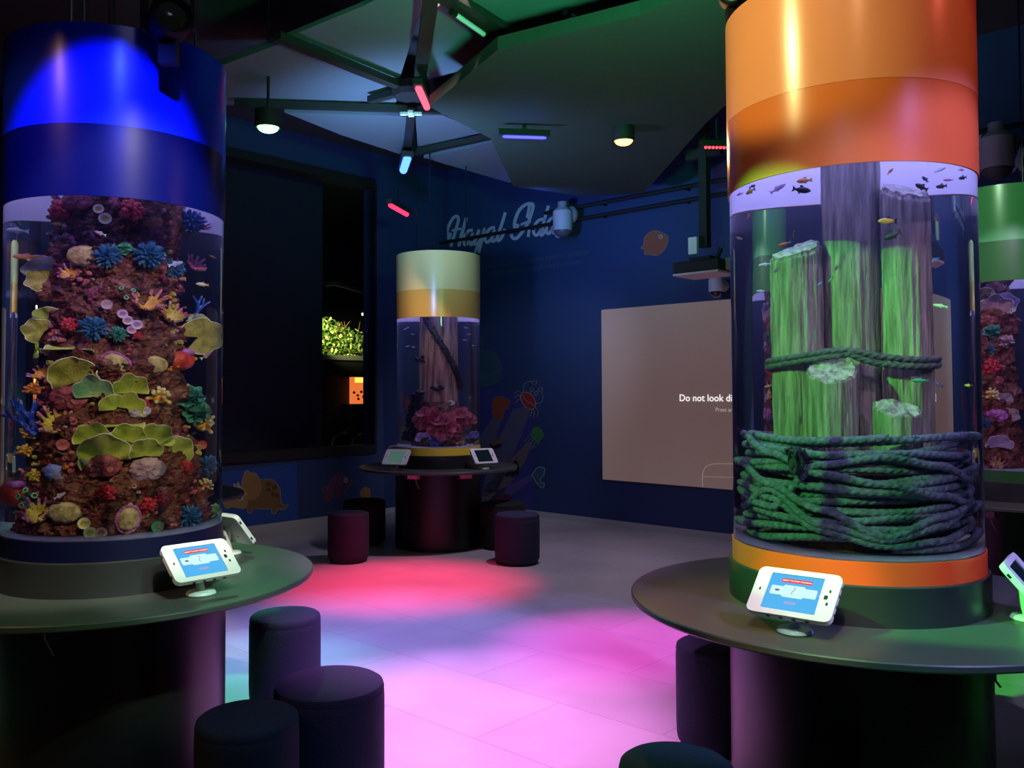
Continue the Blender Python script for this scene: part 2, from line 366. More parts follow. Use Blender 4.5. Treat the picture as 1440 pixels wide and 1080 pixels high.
# pipes along the right wall
for z, y0, lb in ((3.72, .16, 'upper black pipe running along the right wall'), (3.58, .14, 'lower black pipe running along the right wall')):
    s0 = .02 if z < 3.6 else 1.9
    mb = MB().tube([RW(s0, z, y0), RW(9, z, y0)], .022, 10)
    for k in range(8): 
        if k*1.1+.5 > s0: mb.tube([RW(k*1.1+.5, z, 0), RW(k*1.1+.5, z, y0)], .012, 6)
    tag(mb.build('wall_pipe', BLACKM), lb, 'pipe')
tag(MB().tube([RW(.03, 0, .03), RW(.03, H, .03)], .012, 8).build('cable_conduit', mat('navy_conduit', (.03, .04, .12), .4)), 'thin vertical conduit in the room corner above the yellow-topped aquarium', 'conduit')
# moving-head fixture above T1, small fixture above T2
def fixture(p, tgt, label, s, lens):
    t = thing('stage_light', label, 'light', p); n = (Vector(tgt)-p).normalized(); M = frame(n)
    MB().lathe([(0, -.14*s), (.07*s, -.14*s), (.10*s, -.08*s), (.11*s, .08*s), (.095*s, .10*s), (.07*s, .06*s)], 28, M=M).build('head', BLACKM, t)
    MB().lathe([(0, .085*s), (.055*s, .08*s), (.075*s, .065*s)], 24, M=M).build('lens', lens, t)
    MB().box((.13*s, 0, .05), (.015, .06*s, .24*s)).box((-.13*s, 0, .05), (.015, .06*s, .24*s)).box((0, 0, .05+.12*s), (.275*s, .08*s, .03)).tube([(0, 0, .05+.12*s), (0, 0, H-p.z)], .015, 8).box((0, 0, -.17*s), (.09*s, .06*s, .12*s)).build('yoke', BLACKM, t, smooth=False); return t
fixture(atY(238, 30, 3.2), (-.2, 1.5, 3.0), 'black round stage light perched at the right rim of the blue band', .72, mat('olive_lens', (.06, .08, .05), .15, coat=1))
fixture(atY(1030, -10, 3.35), (.3, 1.2, 2.9), 'black stage light with green glowing lens at the top left of the orange band', .55, mat('green_lens', (.05, .2, .08), .2, emit=(.1, 1, .3), es=.6))

# ---------------------------------------------------------------- painted figures, lettering and the projected picture
def smooth_poly(pts, closed=True, k=6):
    n = len(pts); out = []
    rng = range(n) if closed else range(n-1)
    for i in rng:
        p0, p1, p2, p3 = [Vector(pts[(i+q) % n]) if closed else Vector(pts[max(0, min(n-1, i+q))]) for q in (-1, 0, 1, 2)]
        for s in range(k):
            t = s/k; out.append(.5*((2*p1)+(p2-p0)*t+(2*p0-5*p1+4*p2-p3)*t*t+(3*p1-p0-3*p2+p3)*t**3))
    if not closed: out.append(Vector(pts[-1]))
    return out
def fill(side, pts, off, sm=True):
    pts = smooth_poly(pts) if sm else [Vector(p) for p in pts]; f = pxR if side == 'R' else pxL; P = [f(p[0], p[1]) for p in pts]; n = W if side == 'R' else U; N = len(P)
    return MB().add([p+n*off for p in P]+[p+n*.0005 for p in P], [tuple(range(N))]+[(k, (k+1) % N, N+(k+1) % N, N+k) for k in range(N)])
def stroke(side, pts, w, off, closed=False, mb=None, sm=True, taper=None):
    """ribbon of paint, w in photograph pixels"""
    pts = smooth_poly(pts, closed) if sm else [Vector(p) for p in pts]; f = pxR if side == 'R' else pxL; n = W if side == 'R' else U; N = len(pts); mb = mb or MB(); vs = []
    for i, p in enumerate(pts):
        a = pts[(i-1) % N] if closed or i else p; b = pts[(i+1) % N] if closed or i < N-1 else p; d = (b-a); d = d.normalized() if d.length else Vector((1, 0)); q = Vector((-d.y, d.x))
        ww = (w[int(i*(len(w)-1)/max(1, N-1))] if isinstance(w, (list, tuple)) else w)/2
        for s in (-1, 1): v = p+q*ww*s; vs.append(f(v[0], v[1])+n*off)
    rng = N if closed else N-1
    mb.add(vs, [(2*i, 2*i+1, 2*((i+1) % N)+1, 2*((i+1) % N)) for i in range(rng)]); return mb
def ell(cx, cy, rx, ry, rot=0, n=12):
    c, s = cos(math.radians(rot)), sin(math.radians(rot)); return [(cx+rx*cos(2*PI*k/n)*c-ry*sin(2*PI*k/n)*s, cy+rx*cos(2*PI*k/n)*s+ry*sin(2*PI*k/n)*c) for k in range(n)]
def P_(name, col): return mat('paint_'+name, col, .6)
LINE = P_('outline_grey', (.34, .32, .34)); LINED = P_('outline_dim', (.10, .13, .17)); WHT = P_('white', (.6, .6, .6)); BLK = P_('black', (.008, .008, .01))
def z13(pts, x0, y0, s): return [(x0+x/s, y0+y/s) for x, y in pts]
# dinosaur (zoomed outline -> photograph)
D = lambda pts: z13(pts, 310, 650, 13.09)
t = thing('dinosaur_decal', 'brown three-horned dinosaur painted on the left wall under the window', 'wall painting')
outl = D([(60, 740), (75, 810), (115, 858), (200, 828), (300, 840), (390, 858), (470, 832), (485, 900), (530, 942), (580, 920), (600, 850), (760, 862), (925, 860), (935, 925), (990, 955), (1025, 920), (1045, 860), (1130, 878), (1200, 850), (1242, 775), (1180, 790), (1120, 740), (1100, 600), (1085, 480), (1010, 370), (900, 310), (735, 318), (690, 260), (650, 210), (590, 195), (550, 200), (500, 158), (450, 180), (410, 270), (385, 440), (400, 540), (300, 640), (180, 690)])
fill('L', outl, .0015).build('body', P_('dino_brown', (.20, .12, .04)), t, smooth=False)
fill('L', D([(385, 440), (410, 270), (450, 185), (500, 165), (550, 205), (590, 200), (650, 215), (690, 265), (730, 330), (755, 440), (740, 530), (700, 620), (600, 700), (500, 690), (440, 560)]), .003).build('neck_frill', P_('dino_tan', (.33, .19, .06)), t, smooth=False)
fill('L', D([(65, 740), (80, 810), (115, 850), (200, 822), (300, 832), (390, 850), (470, 825), (500, 760), (480, 640), (420, 560), (300, 640), (180, 695)]), .004).build('head', P_('dino_ochre', (.36, .25, .08)), t, smooth=False)
mb = MB()
for cx_, cy_, rx, ry in ((880, 400, 42, 34), (990, 460, 46, 40), (880, 505, 42, 36), (960, 590, 34, 44), (1040, 610, 28, 44)): mb.merge(fill('L', D(ell(cx_, cy_, rx, ry)), .003))
mb.build('spots', P_('dino_dark', (.09, .045, .015)), t, smooth=False)
mb = MB()
for h_ in ([(410, 600), (300, 440), (305, 375), (335, 370), (360, 430), (480, 560), (470, 610)], [(240, 400), (260, 390), (290, 440), (310, 495), (260, 490), (235, 460)]): mb.merge(fill('L', D(h_), .005))
mb.build('horns', P_('dino_cream', (.5, .42, .25)), t, smooth=False)
stroke('L', outl, .9, .0055, True).build('outline', LINE, t, smooth=False)
fill('L', D(ell(365, 655, 50, 50)), .006).build('eye_white', WHT, t, smooth=False)
fill('L', D(ell(352, 655, 30, 30)), .007).build('pupil', BLK, t, smooth=False)
# fish on the left wall
A = lambda pts: z13(pts, 310, 640, 5.76)
t = thing('fish_decal', 'dull purple fish painted low on the left wall right of the dinosaur', 'wall painting')
bo = A([(875, 240), (905, 175), (960, 140), (990, 142), (1000, 165), (1070, 210), (1030, 270), (1015, 305), (950, 345), (910, 345), (885, 310), (865, 285)])
fill('L', bo, .002).build('body', P_('fish_purple', (.13, .045, .10)), t, smooth=False)
tl = A([(865, 255), (830, 262), (818, 290), (840, 315), (862, 310), (840, 345), (850, 375), (880, 375), (895, 330), (890, 290)])
fill('L', tl, .003).build('tail', P_('fish_wine', (.2, .03, .06)), t, smooth=False)
mb = stroke('L', bo, .7, .004, True); stroke('L', tl, .7, .0045, True, mb); mb.build('outline', LINED, t, smooth=False)
fill('L', A(ell(1012, 203, 15, 18)), .005).build('eye_white', WHT, t, smooth=False); fill('L', A(ell(1012, 203, 8, 10)), .006).build('pupil', BLK, t, smooth=False)
tag(fill('L', A([(1130, 318), (1140, 280), (1175, 256), (1210, 275), (1215, 318), (1205, 345), (1150, 345)]), .002).build('snail_decal', P_('snail_tan', (.25, .14, .05)), smooth=False), 'small round tan figure painted above the dark stool', 'wall painting')
# brighter blue patch painting the light on the wall round the dinosaur, and a violet panel with painted light rays near the corner
tag(fill('L', [(280, 668), (417, 651), (419, 737), (280, 756)], .0008, False).build('lit_wall_patch', P_('lit_blue', (.02, .075, .34)), smooth=False), 'brighter blue patch painted for the light on the wall behind the dinosaur mural', 'wall painting')
t = thing('painted_rays', 'violet paint field with pale slanting rays behind the sea animals near the corner', 'wall painting')
fill('R', [(640, 560), (690, 545), (748, 560), (751, 722), (640, 704)], .0006, False).build('violet_field', P_('violet_blue', (.035, .04, .22)), t, smooth=False)
for pts, c in (([(700, 575), (712, 570), (690, 640), (676, 650), (672, 620)], 'ray_grey'), ([(722, 575), (748, 570), (730, 620), (700, 690), (676, 700), (690, 640)], 'ray_grey'), ([(750, 620), (738, 650), (700, 705), (676, 712), (676, 690), (738, 625)], 'ray_tan'), ([(751, 665), (751, 672), (700, 712), (680, 712), (700, 690)], 'ray_violet')):
    fill('R', pts, .0012, False).build('ray', P_(c, dict(ray_grey=(.09, .10, .17), ray_tan=(.15, .11, .12), ray_violet=(.10, .07, .24))[c]), t, smooth=False)
# whale
t = thing('whale_decal', 'large faint whale with water spout painted beside the yellow-topped aquarium', 'wall painting')
B = lambda pts: z13(pts, 670, 450, 9.82)
wh = B([(-250, 470), (-100, 440), (60, 440), (170, 418), (250, 450), (300, 530), (335, 640), (345, 740), (325, 830), (240, 880), (80, 918), (-80, 940), (-240, 900), (-300, 700)])
fill('R', wh, .002).build('body', P_('whale_teal', (.03, .08, .13)), t, smooth=False)
mb = stroke('R', wh, .6, .004, True); stroke('R', B([(60, 740), (100, 775), (160, 775), (230, 740), (335, 690)]), .5, .004, False, mb)
stroke('R', B([(95, 415), (75, 300), (78, 180), (110, 125), (140, 135), (125, 210), (95, 290), (90, 400)]), .6, .004, False, mb); mb.build('outline', LINED, t, smooth=False)
# crab
C = lambda pts: z13(pts, 680, 540, 10.8)
t = thing('crab_decal', 'red crab with curled claws painted on the wall, highest of the small animals', 'wall painting')
bd = C([(565, 200), (590, 140), (650, 122), (720, 155), (780, 230), (795, 310), (770, 370), (720, 388), (650, 350), (595, 290)])
fill('R', bd, .003).build('shell', P_('crab_red', (.3, .03, .035)), t, smooth=False)
mb = stroke('R', bd, 1.0, .005, True)
for p_ in ([(600, 160), (650, 250), (770, 322)], [(612, 125), (612, 40), (650, -20), (720, -40), (770, -40)], [(760, 10), (735, -20), (780, -50), (815, -45), (800, 0), (770, 20)], [(800, 298), (870, 285), (905, 210), (885, 125)], [(885, 120), (840, 105), (835, 80), (875, 50), (895, 75), (893, 110)],
           [(715, 150), (735, 115)], [(770, 185), (795, 165)], [(575, 140), (530, 105), (470, 150)], [(565, 180), (530, 165), (475, 215)], [(565, 235), (530, 235), (493, 288)], [(720, 388), (735, 430), (708, 490)], [(760, 380), (775, 440), (757, 515)], [(790, 355), (830, 400), (822, 505)]): stroke('R', C(p_), .7, .005, False, mb)
stroke('R', C(ell(737, 85, 27, 30)), .8, .005, True, mb); stroke('R', C(ell(803, 140, 27, 30)), .8, .005, True, mb)
mb.build('outline', LINE, t, smooth=False)
# seahorse-like red figure
t = thing('dragon_decal', 'reddish-brown bumpy-backed figure painted left of the crab', 'wall painting')
sh = C([(190, 200), (230, 180), (260, 200), (290, 175), (320, 220), (370, 218), (408, 250), (400, 300), (385, 330), (385, 375), (345, 385), (310, 450), (295, 520), (240, 540), (190, 568), (150, 555), (190, 500), (140, 465), (135, 390), (150, 370), (120, 340), (140, 310), (145, 250)])
fill('R', sh, .003).build('body', P_('rust_red', (.26, .06, .03)), t, smooth=False); stroke('R', sh, .8, .005, True).build('outline', LINED, t, smooth=False)
# jellyfish
t = thing('jellyfish_decal', 'green jellyfish painted below the crab', 'wall painting')
fill('R', C([(735, 740), (760, 680), (805, 652), (860, 675), (905, 740), (905, 800), (860, 850), (845, 895), (790, 870), (740, 830)]), .003).build('bell', P_('jelly_green', (.04, .22, .05)), t, smooth=False)
mb = stroke('R', C([(735, 740), (760, 680), (805, 652), (860, 675), (905, 740), (905, 800), (860, 850)]), .6, .005)
for p_ in ([(735, 740), (690, 790), (620, 880)], [(760, 800), (700, 850), (640, 940)], [(780, 830), (730, 890), (690, 970)], [(810, 850), (770, 920), (700, 1000)], [(855, 870), (800, 940), (730, 985)]): stroke('R', C(p_), .9, .005, False, mb)
mb.build('tentacles', P_('jelly_pale', (.16, .26, .17)), t, smooth=False)
# dolphin
E_ = lambda pts: z13(pts, 670, 600, 9)
t = thing('dolphin_decal', 'outlined teal dolphin painted low on the wall at the right end of the animals', 'wall painting')
do = E_([(700, 620), (735, 570), (770, 520), (810, 512), (865, 530), (862, 570), (855, 620), (815, 660), (815, 705), (860, 715), (850, 775), (820, 765), (760, 710), (725, 640)])
fill('R', do, .003).build('body', P_('dolphin_teal', (.03, .11, .17)), t, smooth=False); stroke('R', do, 1.0, .005, True).build('outline', P_('pale_line', (.3, .42, .45)), t, smooth=False)
# cat-tailed dark creature and bird
t = thing('monkey_decal', 'black long-tailed figure painted at the edge of the far table', 'wall painting')
mo = E_([(360, 600), (420, 560), (500, 555), (520, 480), (475, 460), (475, 430), (510, 425), (545, 500), (548, 590), (535, 620), (500, 610), (460, 650), (430, 620), (390, 635), (362, 622)])
fill('R', mo, .003).build('body', BLK, t, smooth=False); stroke('R', mo, .5, .004, True).build('outline', LINED, t, smooth=False)
t = thing('bird_decal', 'small dark bird with tan back painted above the right far tablet', 'wall painting')
fill('R', E_([(165, 220), (185, 215), (205, 250), (260, 225), (325, 215), (305, 260), (225, 288), (180, 262)]), .003).build('body', BLK, t, smooth=False)
fill('R', E_([(200, 210), (220, 160), (265, 148), (305, 175), (315, 215), (260, 222), (210, 245)]), .004).build('back', P_('bird_tan', (.14, .09, .045)), t, smooth=False)
tag(fill('R', E_([(260, 880), (300, 858), (380, 855), (440, 880), (430, 915), (270, 915)]), .003).build('octopus_decal', P_('octo_red', (.12, .02, .035)), smooth=False), 'dim red figure painted just above the dark stool by the corner', 'wall painting')
tag(stroke('R', E_([(585, 945), (620, 945), (636, 980), (610, 1020), (590, 1000)]), .8, .003).build('curl_decal', LINED, smooth=False), 'tiny curled outline painted above the navy stool', 'wall painting')
# orange round fish
Q = lambda pts: z13(pts, 860, 150, 4)
t = thing('fish_decal', 'round orange fish painted high on the wall between title and projector', 'wall painting')
of = Q([(180, 780), (190, 730), (240, 698), (285, 710), (320, 735), (305, 795), (260, 835), (215, 832), (185, 828), (190, 805), (165, 795)])
fill('R', of, .003).build('body', P_('orange_dull', (.42, .10, .03)), t, smooth=False); stroke('R', of, .7, .005, True).build('outline', P_('pale_orange', (.5, .25, .12)), t, smooth=False)
stroke('R', Q(ell(277, 732, 9, 10)), .9, .006, True).build('eye', WHT, t, smooth=False)
t = thing('purple_figure_decal', 'round dark purple figure painted behind the projector pole', 'wall painting')
pf = Q([(580, 450), (570, 380), (600, 335), (660, 318), (740, 340), (760, 400), (720, 455), (650, 465)])
fill('R', pf, .003).build('body', P_('dark_purple', (.07, .02, .10)), t, smooth=False); stroke('R', pf, .5, .005, True).build('outline', LINED, t, smooth=False)
tag(stroke('R', Q([(575, 790), (585, 755), (615, 740), (645, 755), (645, 790), (615, 815), (585, 812)]), .5, .003, True).build('bubble_decal', LINED, smooth=False), 'faint round outline painted behind the projector', 'wall painting')
# title lettering
TI = lambda pts: z13(pts, 620, 280, 13.5); TJ = lambda pts: z13(pts, 710, 270, 13.09)
TW = mat('title_lilac_white', (.6, .56, .66), .6)
t = thing('wall_title', 'pale brush-script title reading Hayal Adasi high on the right wall', 'lettering')
mb = MB()
for p_, w_ in (([(190, 640), (170, 740), (130, 720), (130, 620), (170, 490), (240, 370), (310, 325), (345, 380), (320, 500), (250, 740), (200, 905)], 4.3), ([(495, 355), (460, 490), (400, 700), (350, 900)], 4.6), ([(215, 600), (330, 575), (470, 560)], 3.2),
               ([(620, 590), (530, 610), (460, 720), (450, 840), (490, 870), (560, 780), (620, 640), (570, 800), (590, 870), (640, 800)], 4.1), ([(740, 580), (690, 720), (650, 830), (690, 860), (770, 760), (845, 560), (790, 760), (730, 1020)], 4.3), ([(730, 850), (680, 960), (650, 1030)], 3.2),
               ([(1040, 540), (950, 560), (880, 660), (850, 770), (900, 820), (990, 720), (1035, 580), (980, 740), (1000, 810), (1060, 760)], 4.1), ([(1235, 255), (1180, 440), (1110, 640), (1080, 750), (1110, 790), (1170, 720), (1230, 570)], 4.3)): stroke('R', TI(p_), w_, .012, False, mb)
mb.build('first_word', TW, t, smooth=False)
mb = MB()
for p_, w_ in (([(250, 590), (230, 670), (190, 640), (200, 520), (270, 350), (370, 250), (470, 215), (530, 250), (500, 400), (430, 580), (330, 740), (230, 850), (160, 850), (125, 780)], 4.6), ([(470, 230), (420, 480)], 4.1), ([(300, 610), (380, 570), (490, 545)], 3.2), ([(460, 670), (440, 830)], 4.1),
               ([(760, 500), (640, 520), (560, 620), (540, 740), (590, 800), (660, 720), (700, 620), (660, 760), (690, 800), (740, 740)], 4.1), ([(815, 255), (760, 430), (720, 600), (700, 740), (760, 700)], 4.1), ([(930, 470), (850, 500), (790, 600), (780, 730), (820, 770), (880, 680), (910, 620), (890, 740), (930, 760)], 4.1),
               ([(1060, 480), (980, 560), (950, 700), (960, 800), (1000, 820), (1060, 790)], 4.1), ([(1270, 560), (1210, 660), (1180, 700)], 3.5)): stroke('R', TJ(p_), w_, .012, False, mb)
mb.build('second_word', TW, t, smooth=False)
S2 = lambda pts: z13(pts, 1340, 160, 2.7)
t = thing('wall_title', 'pale brush-script lettering above the green band, partly behind the dome camera', 'lettering')
mb = MB()
for p_, w_ in (([(165, 82), (135, 68), (105, 78), (95, 120), (105, 170), (140, 200), (175, 190)], 6.1), ([(212, 135), (205, 200), (225, 215), (250, 175), (265, 130), (255, 195), (280, 210), (320, 120)], 7.4)): stroke('R', S2(p_), w_, .012, False, mb)
mb.build('letters', TW, t, smooth=False)
def text_mesh(s, size, m, name, parent=None, M=None, bold=0, align='LEFT', ext=.0006):
    c = bpy.data.curves.new(name, 'FONT'); c.body = s; c.size = size; c.align_x = align; c.offset = bold; c.extrude = ext; c.resolution_u = 3
    o = bpy.data.objects.new('tmp', c); COL.objects.link(o); dg = bpy.context.evaluated_depsgraph_get()
    me = bpy.data.meshes.new_from_object(o.evaluated_get(dg)); bpy.data.objects.remove(o); bpy.data.curves.remove(c)
    me.materials.clear(); me.materials.append(m); me.name = name; q = bpy.data.objects.new(name, me); COL.objects.link(q)
    if parent: q.parent = parent
    if M: q.matrix_world = M if not parent else M; 
    if parent and M: q.matrix_local = M
    return q
def wallM(px, py, off):   # text frame on the right wall: x along U, y up
    P = pxR(px, py, off); return Matrix(((U.x, 0, W.x, P.x), (U.y, 0, W.y, P.y), (U.z, 1, W.z, P.z), (0, 0, 0, 1)))
t = thing('wall_paragraph', 'two faint lines of small lettering under the wall title', 'lettering')
TD = P_('dim_letters', (.085, .09, .17))
a = pxR(831, 359); b = pxR(687, 377); Lm = (a-b).length
o = text_mesh('birbirinden muhte\u015fem bal\u0131klar\u0131 tablette', .096, TD, 'first_line', t, wallM(687, 377, .003)); o.scale = (1.08, 1, 1)
o = text_mesh('dijital d\u00fcnyada hayallerini canland\u0131r.', .096, TD, 'second_line', t, wallM(690, 388, .003)); o.scale = (1.12, 1, 1)
# projected picture
SC0 = (pxR(847, 433)-K).dot(U); zt0, zb0 = 2.50, .53
def sc_mat():
    m = bpy.data.materials.new('projected_picture'); m.use_nodes = True; nt = m.node_tree; b = nt.nodes['Principled BSDF']; b.inputs['Base Color'].default_value = (.3, .27, .25, 1); b.inputs['Roughness'].default_value = .8
    b.inputs['Emission Color'].default_value = (1, .62, .52, 1); b.inputs['Emission Strength'].default_value = .085; return m
t = thing('projected_picture', 'large dull pinkish-brown projected picture on the blue right wall', 'projection screen')
room_box(MB(), SC0, SC0+3.3, .002, .02, zb0, zt0).build('screen', sc_mat(), t, smooth=False)
WT = emis('projected_text', (1, .95, .95), .85); WT2 = emis('projected_small_text', (1, .8, .75), .32)
text_mesh('Do not look directly', .104, WT, 'first_line', t, wallM(955, 564, .025), bold=.0008)
text_mesh('Press any key', .06, WT2, 'second_line', t, wallM(1006, 578.5, .025))
s_ = lambda x: SC0+x
fr_ = MB()
stroke('R', [(990, 685), (990, 665), (1000, 653), (1030, 652), (1060, 651)], .5, .026, False, fr_); stroke('R', [(990, 670), (1060, 672)], .4, .026, False, fr_)
fr_.build('faint_frame', emis('faint', (1, .75, .5), .3), t, smooth=False)

# ---------------------------------------------------------------- stools
def velvet(n, c): return mat('velvet_'+n, c, .85, sheen=.0, bump=(90, .25))
def stool(x, y, r, h, m, label, tap=1.0):
    t = thing('velvet_stool', label, 'stool', (x, y, 0), 'round velvet stools', rotz=rnd(0, 6))
    MB().lathe([(0, .004), (r*.86, .004), (r*.9, .012), (r*.9, .022), (0, .022)], 48).build('base', BLACKM, t)
    pr = [(r*.90, .022), (r*.965, .035), (r*.99, .06)]+[(r*(1.0-(1-tap)*(z/h)), z) for z in (.12, .25, h-.07)]+[(r*tap*.995, h-.045), (r*tap*.985, h-.040)]
    MB().lathe([(0, .022)]+pr+[(0, h-.04)], 64).build('body', m, t)
    MB().lathe([(0, h-.042), (r*tap*.985, h-.042), (r*tap*.995, h-.03), (r*tap*.97, h-.012), (r*tap*.90, h-.003), (r*.6, h+.001), (0, h+.003)], 64).build('seat_pad', m, t)
    return t
NAVY = velvet('navy', (.009, .018, .04)); TEAL = velvet('teal', (.007, .022, .026)); PLUM = velvet('plum', (.022, .016, .038)); DARK = velvet('black', (.006, .006, .008)); NAVY2 = velvet('blue', (.02, .026, .06))
def px_stool(cx_, ytop, wpx, ref, m, label, h=.45):
    # centre from the top ellipse: back-edge row ytop, width wpx
    z = h; r = .19
    for _ in range(12):
        P = atz(cx_, ytop, z); Y = P.y-r; C = Vector(((cx_-697)/1217*(Y+.0), Y, 0)); r = wpx/2/1217*math.hypot(Y, 0)*.985
    return stool(C.x, C.y, r, z, m, label)
px_stool(402, 850, 99, 0, NAVY, 'dark blue velvet stool, rearmost of the three by the blue-topped aquarium')
px_stool(464, 932, 154, 0, NAVY, 'large dark blue velvet stool, frontmost right of the three by the blue-topped aquarium')
px_stool(350, 979, 143, 0, TEAL, 'teal-black velvet stool at the bottom, left of the large dark blue one')
px_stool(1000, 888, 108, 0, NAVY, 'navy velvet stool tucked under the left side of the right table')
px_stool(945, 1038, 162, 0, velvet('green', (.008, .05, .045)), 'teal green velvet stool at the bottom edge by the right table')
px_stool(1125, 1077, 170, 0, velvet('green', (.008, .05, .045)), 'teal stool showing only its top edge under the right table')
px_stool(490, 716, 58, 0, PLUM, 'plum purple velvet stool left of the far aquarium')
px_stool(512, 699, 60, 0, DARK, 'black velvet stool behind the plum one')
px_stool(726, 717, 64, 0, NAVY2, 'blue velvet stool right of the far aquarium')
px_stool(706, 702, 64, 0, DARK, 'black velvet stool behind the far blue one')

# ---------------------------------------------------------------- tablets
CASE = mat('white_tablet_case', (.74, .76, .70), .4); SLOT = mat('case_slot', (.01, .012, .015), .4)
SCR = emis('tablet_screen_blue', (.10, .50, .95), .85); CARD = emis('tablet_card', (.62, .95, 1), .95); BANN = emis('tablet_banner', (.9, .08, .06), .8); TXT = emis('tablet_white', (1, 1, 1), .95); DIM = emis('tablet_dim_screen', (.16, .34, .30), .32)
MARK = emis('tablet_mark', (.35, .2, .45), .7)
def rrect(w, h, r, n=6):
    out = []
    for cx_, cy_, a0 in ((w/2-r, h/2-r, 0), (-w/2+r, h/2-r, 90), (-w/2+r, -h/2+r, 180), (w/2-r, -h/2+r, 270)):
        for k in range(n+1): a = math.radians(a0+90*k/n); out.append((cx_+r*cos(a), cy_+r*sin(a)))
    return out
def prism(pts, z0, z1, mb=None, inset=0):
    mb = mb or MB(); n = len(pts)
    return mb.add([(x, y, z0) for x, y in pts]+[(x, y, z1) for x, y in pts], [tuple(range(n-1, -1, -1)), tuple(range(n, 2*n))]+[(k, (k+1) % n, n+(k+1) % n, n+k) for k in range(n)])
def tablet(i, ang, label, on=True, yaw=0, basec=CASE, tilt=40, kind='bright', hgt=.125, rad=.545, size=1.0, roll=0):
    a = math.radians(ang); cx, cy = TANKS[i]; p = Vector((cx+rad*cos(a), cy+rad*sin(a), ZT)); t = thing('tablet_on_stand', label, 'tablet', p, 'tablets round the aquarium tables')
    f = a+math.radians(yaw); n = Vector((cos(f)*cos(math.radians(tilt)), sin(f)*cos(math.radians(tilt)), sin(math.radians(tilt)))); c = Vector((0, 0, hgt))
    M = Matrix.Translation(c) @ frame(n) @ Matrix.Rotation(math.radians(roll), 4, 'Z') @ Matrix.Scale(size, 4)
    MB().lathe([(0, 0), (.052, 0), (.055, .004), (.05, .013), (.03, .016), (0, .016)], 32).build('foot', basec, t)
    b = c-n*.014; MB().tube([(0, 0, .012), (-.012*cos(f), -.012*sin(f), .05), b*.6+Vector((-.01*cos(f), -.01*sin(f), .04)), b], [.016, .015, .018, .024], 14).build('neck', basec, t)
    cs = prism(rrect(.262, .178, .022), -.016, .0).xform(M).build('case', CASE, t, bevel=.003)
    fr_ = MB(); o_ = rrect(.262, .178, .022); i_ = rrect(.168, .140, .003); n_ = len(o_)
    fr_.add([(x, y, 0) for x, y in o_]+[(x, y, .005) for x, y in o_]+[(x-.004, y, .005) for x, y in i_]+[(x-.004, y, 0) for x, y in i_], [q for k in range(n_) for q in ((k, (k+1) % n_, n_+(k+1) % n_, n_+k), (n_+k, n_+(k+1) % n_, 2*n_+(k+1) % n_, 2*n_+k), (2*n_+k, 2*n_+(k+1) % n_, 3*n_+(k+1) % n_, 3*n_+k))])
    fr_.xform(M).build('bezel', CASE, t, smooth=False)
    sl = MB()
    for x, y, w_, h_ in ((-.108, 0, .006, .012), (.106, .024, .007, .012), (.106, -.024, .007, .012), (.098, 0, .012, .016)): prism([(x+q, y+r_) for q, r_ in rrect(w_, h_, .003, 3)], .004, .0056).xform(M).build('case_hole', SLOT, t, smooth=False)
    for x in (-.06, -.02, .02, .06): prism([(x+q, -.089+r_) for q, r_ in rrect(.012, .002, .0009, 2)], -.012, -.004).xform(M).build('bottom_slot', SLOT, t, smooth=False)
    for x in (-.05, .0, .05):
        for y in (-.04, .04): prism([(x+q, y+r_) for q, r_ in rrect(.008, .006, .002, 2)], -.0168, -.015).xform(M).build('back_hole', SLOT, t, smooth=False)
    for x, y, h_ in ((.131, -.05, .01), (.131, -.02, .01), (.131, .02, .01), (.131, .05, .01), (-.131, -.05, .016), (-.131, .05, .016)): prism([(x+q, y+r_) for q, r_ in rrect(.0016, h_, .0007, 2)], -.012, -.004).xform(M).build('side_slot', SLOT, t, smooth=False)
    s = prism([(x-.004, y) for x, y in rrect(.168, .140, .002)], .0002, .0012).xform(M).build('screen', SCR if kind == 'bright' else (DIM if kind == 'dim' else mat('off_screen', (.01, .03, .03), .1)), t, smooth=False)
    if kind == 'bright':
        prism([(x-.002, y+.047) for x, y in rrect(.094, .015, .002)], .0012, .002).xform(M).build('banner', BANN, s, smooth=False)
        text_mesh('SELECT TO START COLORING', .0066, TXT, 'banner_text', s, M @ Matrix.Translation((-.002, .0445, .0024)), .0002, 'CENTER', .0002)
        for x, w_, h_ in ((-.055, .042, .034), (.047, .042, .034), (-.004, .066, .046)):
            prism([(q+x, r_+.006) for q, r_ in rrect(w_, h_, .004)], .0012, .0018+(w_ > .05)*.0006).xform(M).build('card', CARD, s, smooth=False)
        mk = MB(); mk.tube([(-.004+.004*sin(k*.9), .022-.004*k, .0027) for k in range(8)], .0009, 5); prism([(q-.055, r_+.006) for q, r_ in rrect(.014, .008, .003)], .0018, .0022, mk); mk.xform(M).build('card_drawings', MARK, s, smooth=False)
        for x, y, w_, h_ in ((-.004, -.038, .036, .009), (-.081, .004, .006, .008), (.074, .004, .006, .008)): prism([(q+x, r_+y) for q, r_ in rrect(w_, h_, .002)], .0012, .002).xform(M).build('screen_button', emis('tablet_button', (.45, .45, .85), .8), s, smooth=False)
    return t
tablet(1, -37, 'white cased tablet with blue screen on the left table, facing the stools', yaw=-6, tilt=50, basec=mat('mint_foot', (.6, .7, .62), .4), rad=.60)
tablet(1, 53, 'tablet seen from behind at the far edge of the left table', yaw=0, tilt=38, rad=.56)
tablet(2, -129, 'white cased tablet with blue screen at the front of the right table', yaw=0, tilt=50, basec=mat('blue_foot', (.25, .4, .7), .4), rad=.60, hgt=.118)
tablet(2, -37, 'green-lit tablet cut by the right frame edge on the right table', yaw=0, tilt=40, rad=.545, kind='off')
TP = mat('lit_case_pink', (.74, .66, .72), .4)
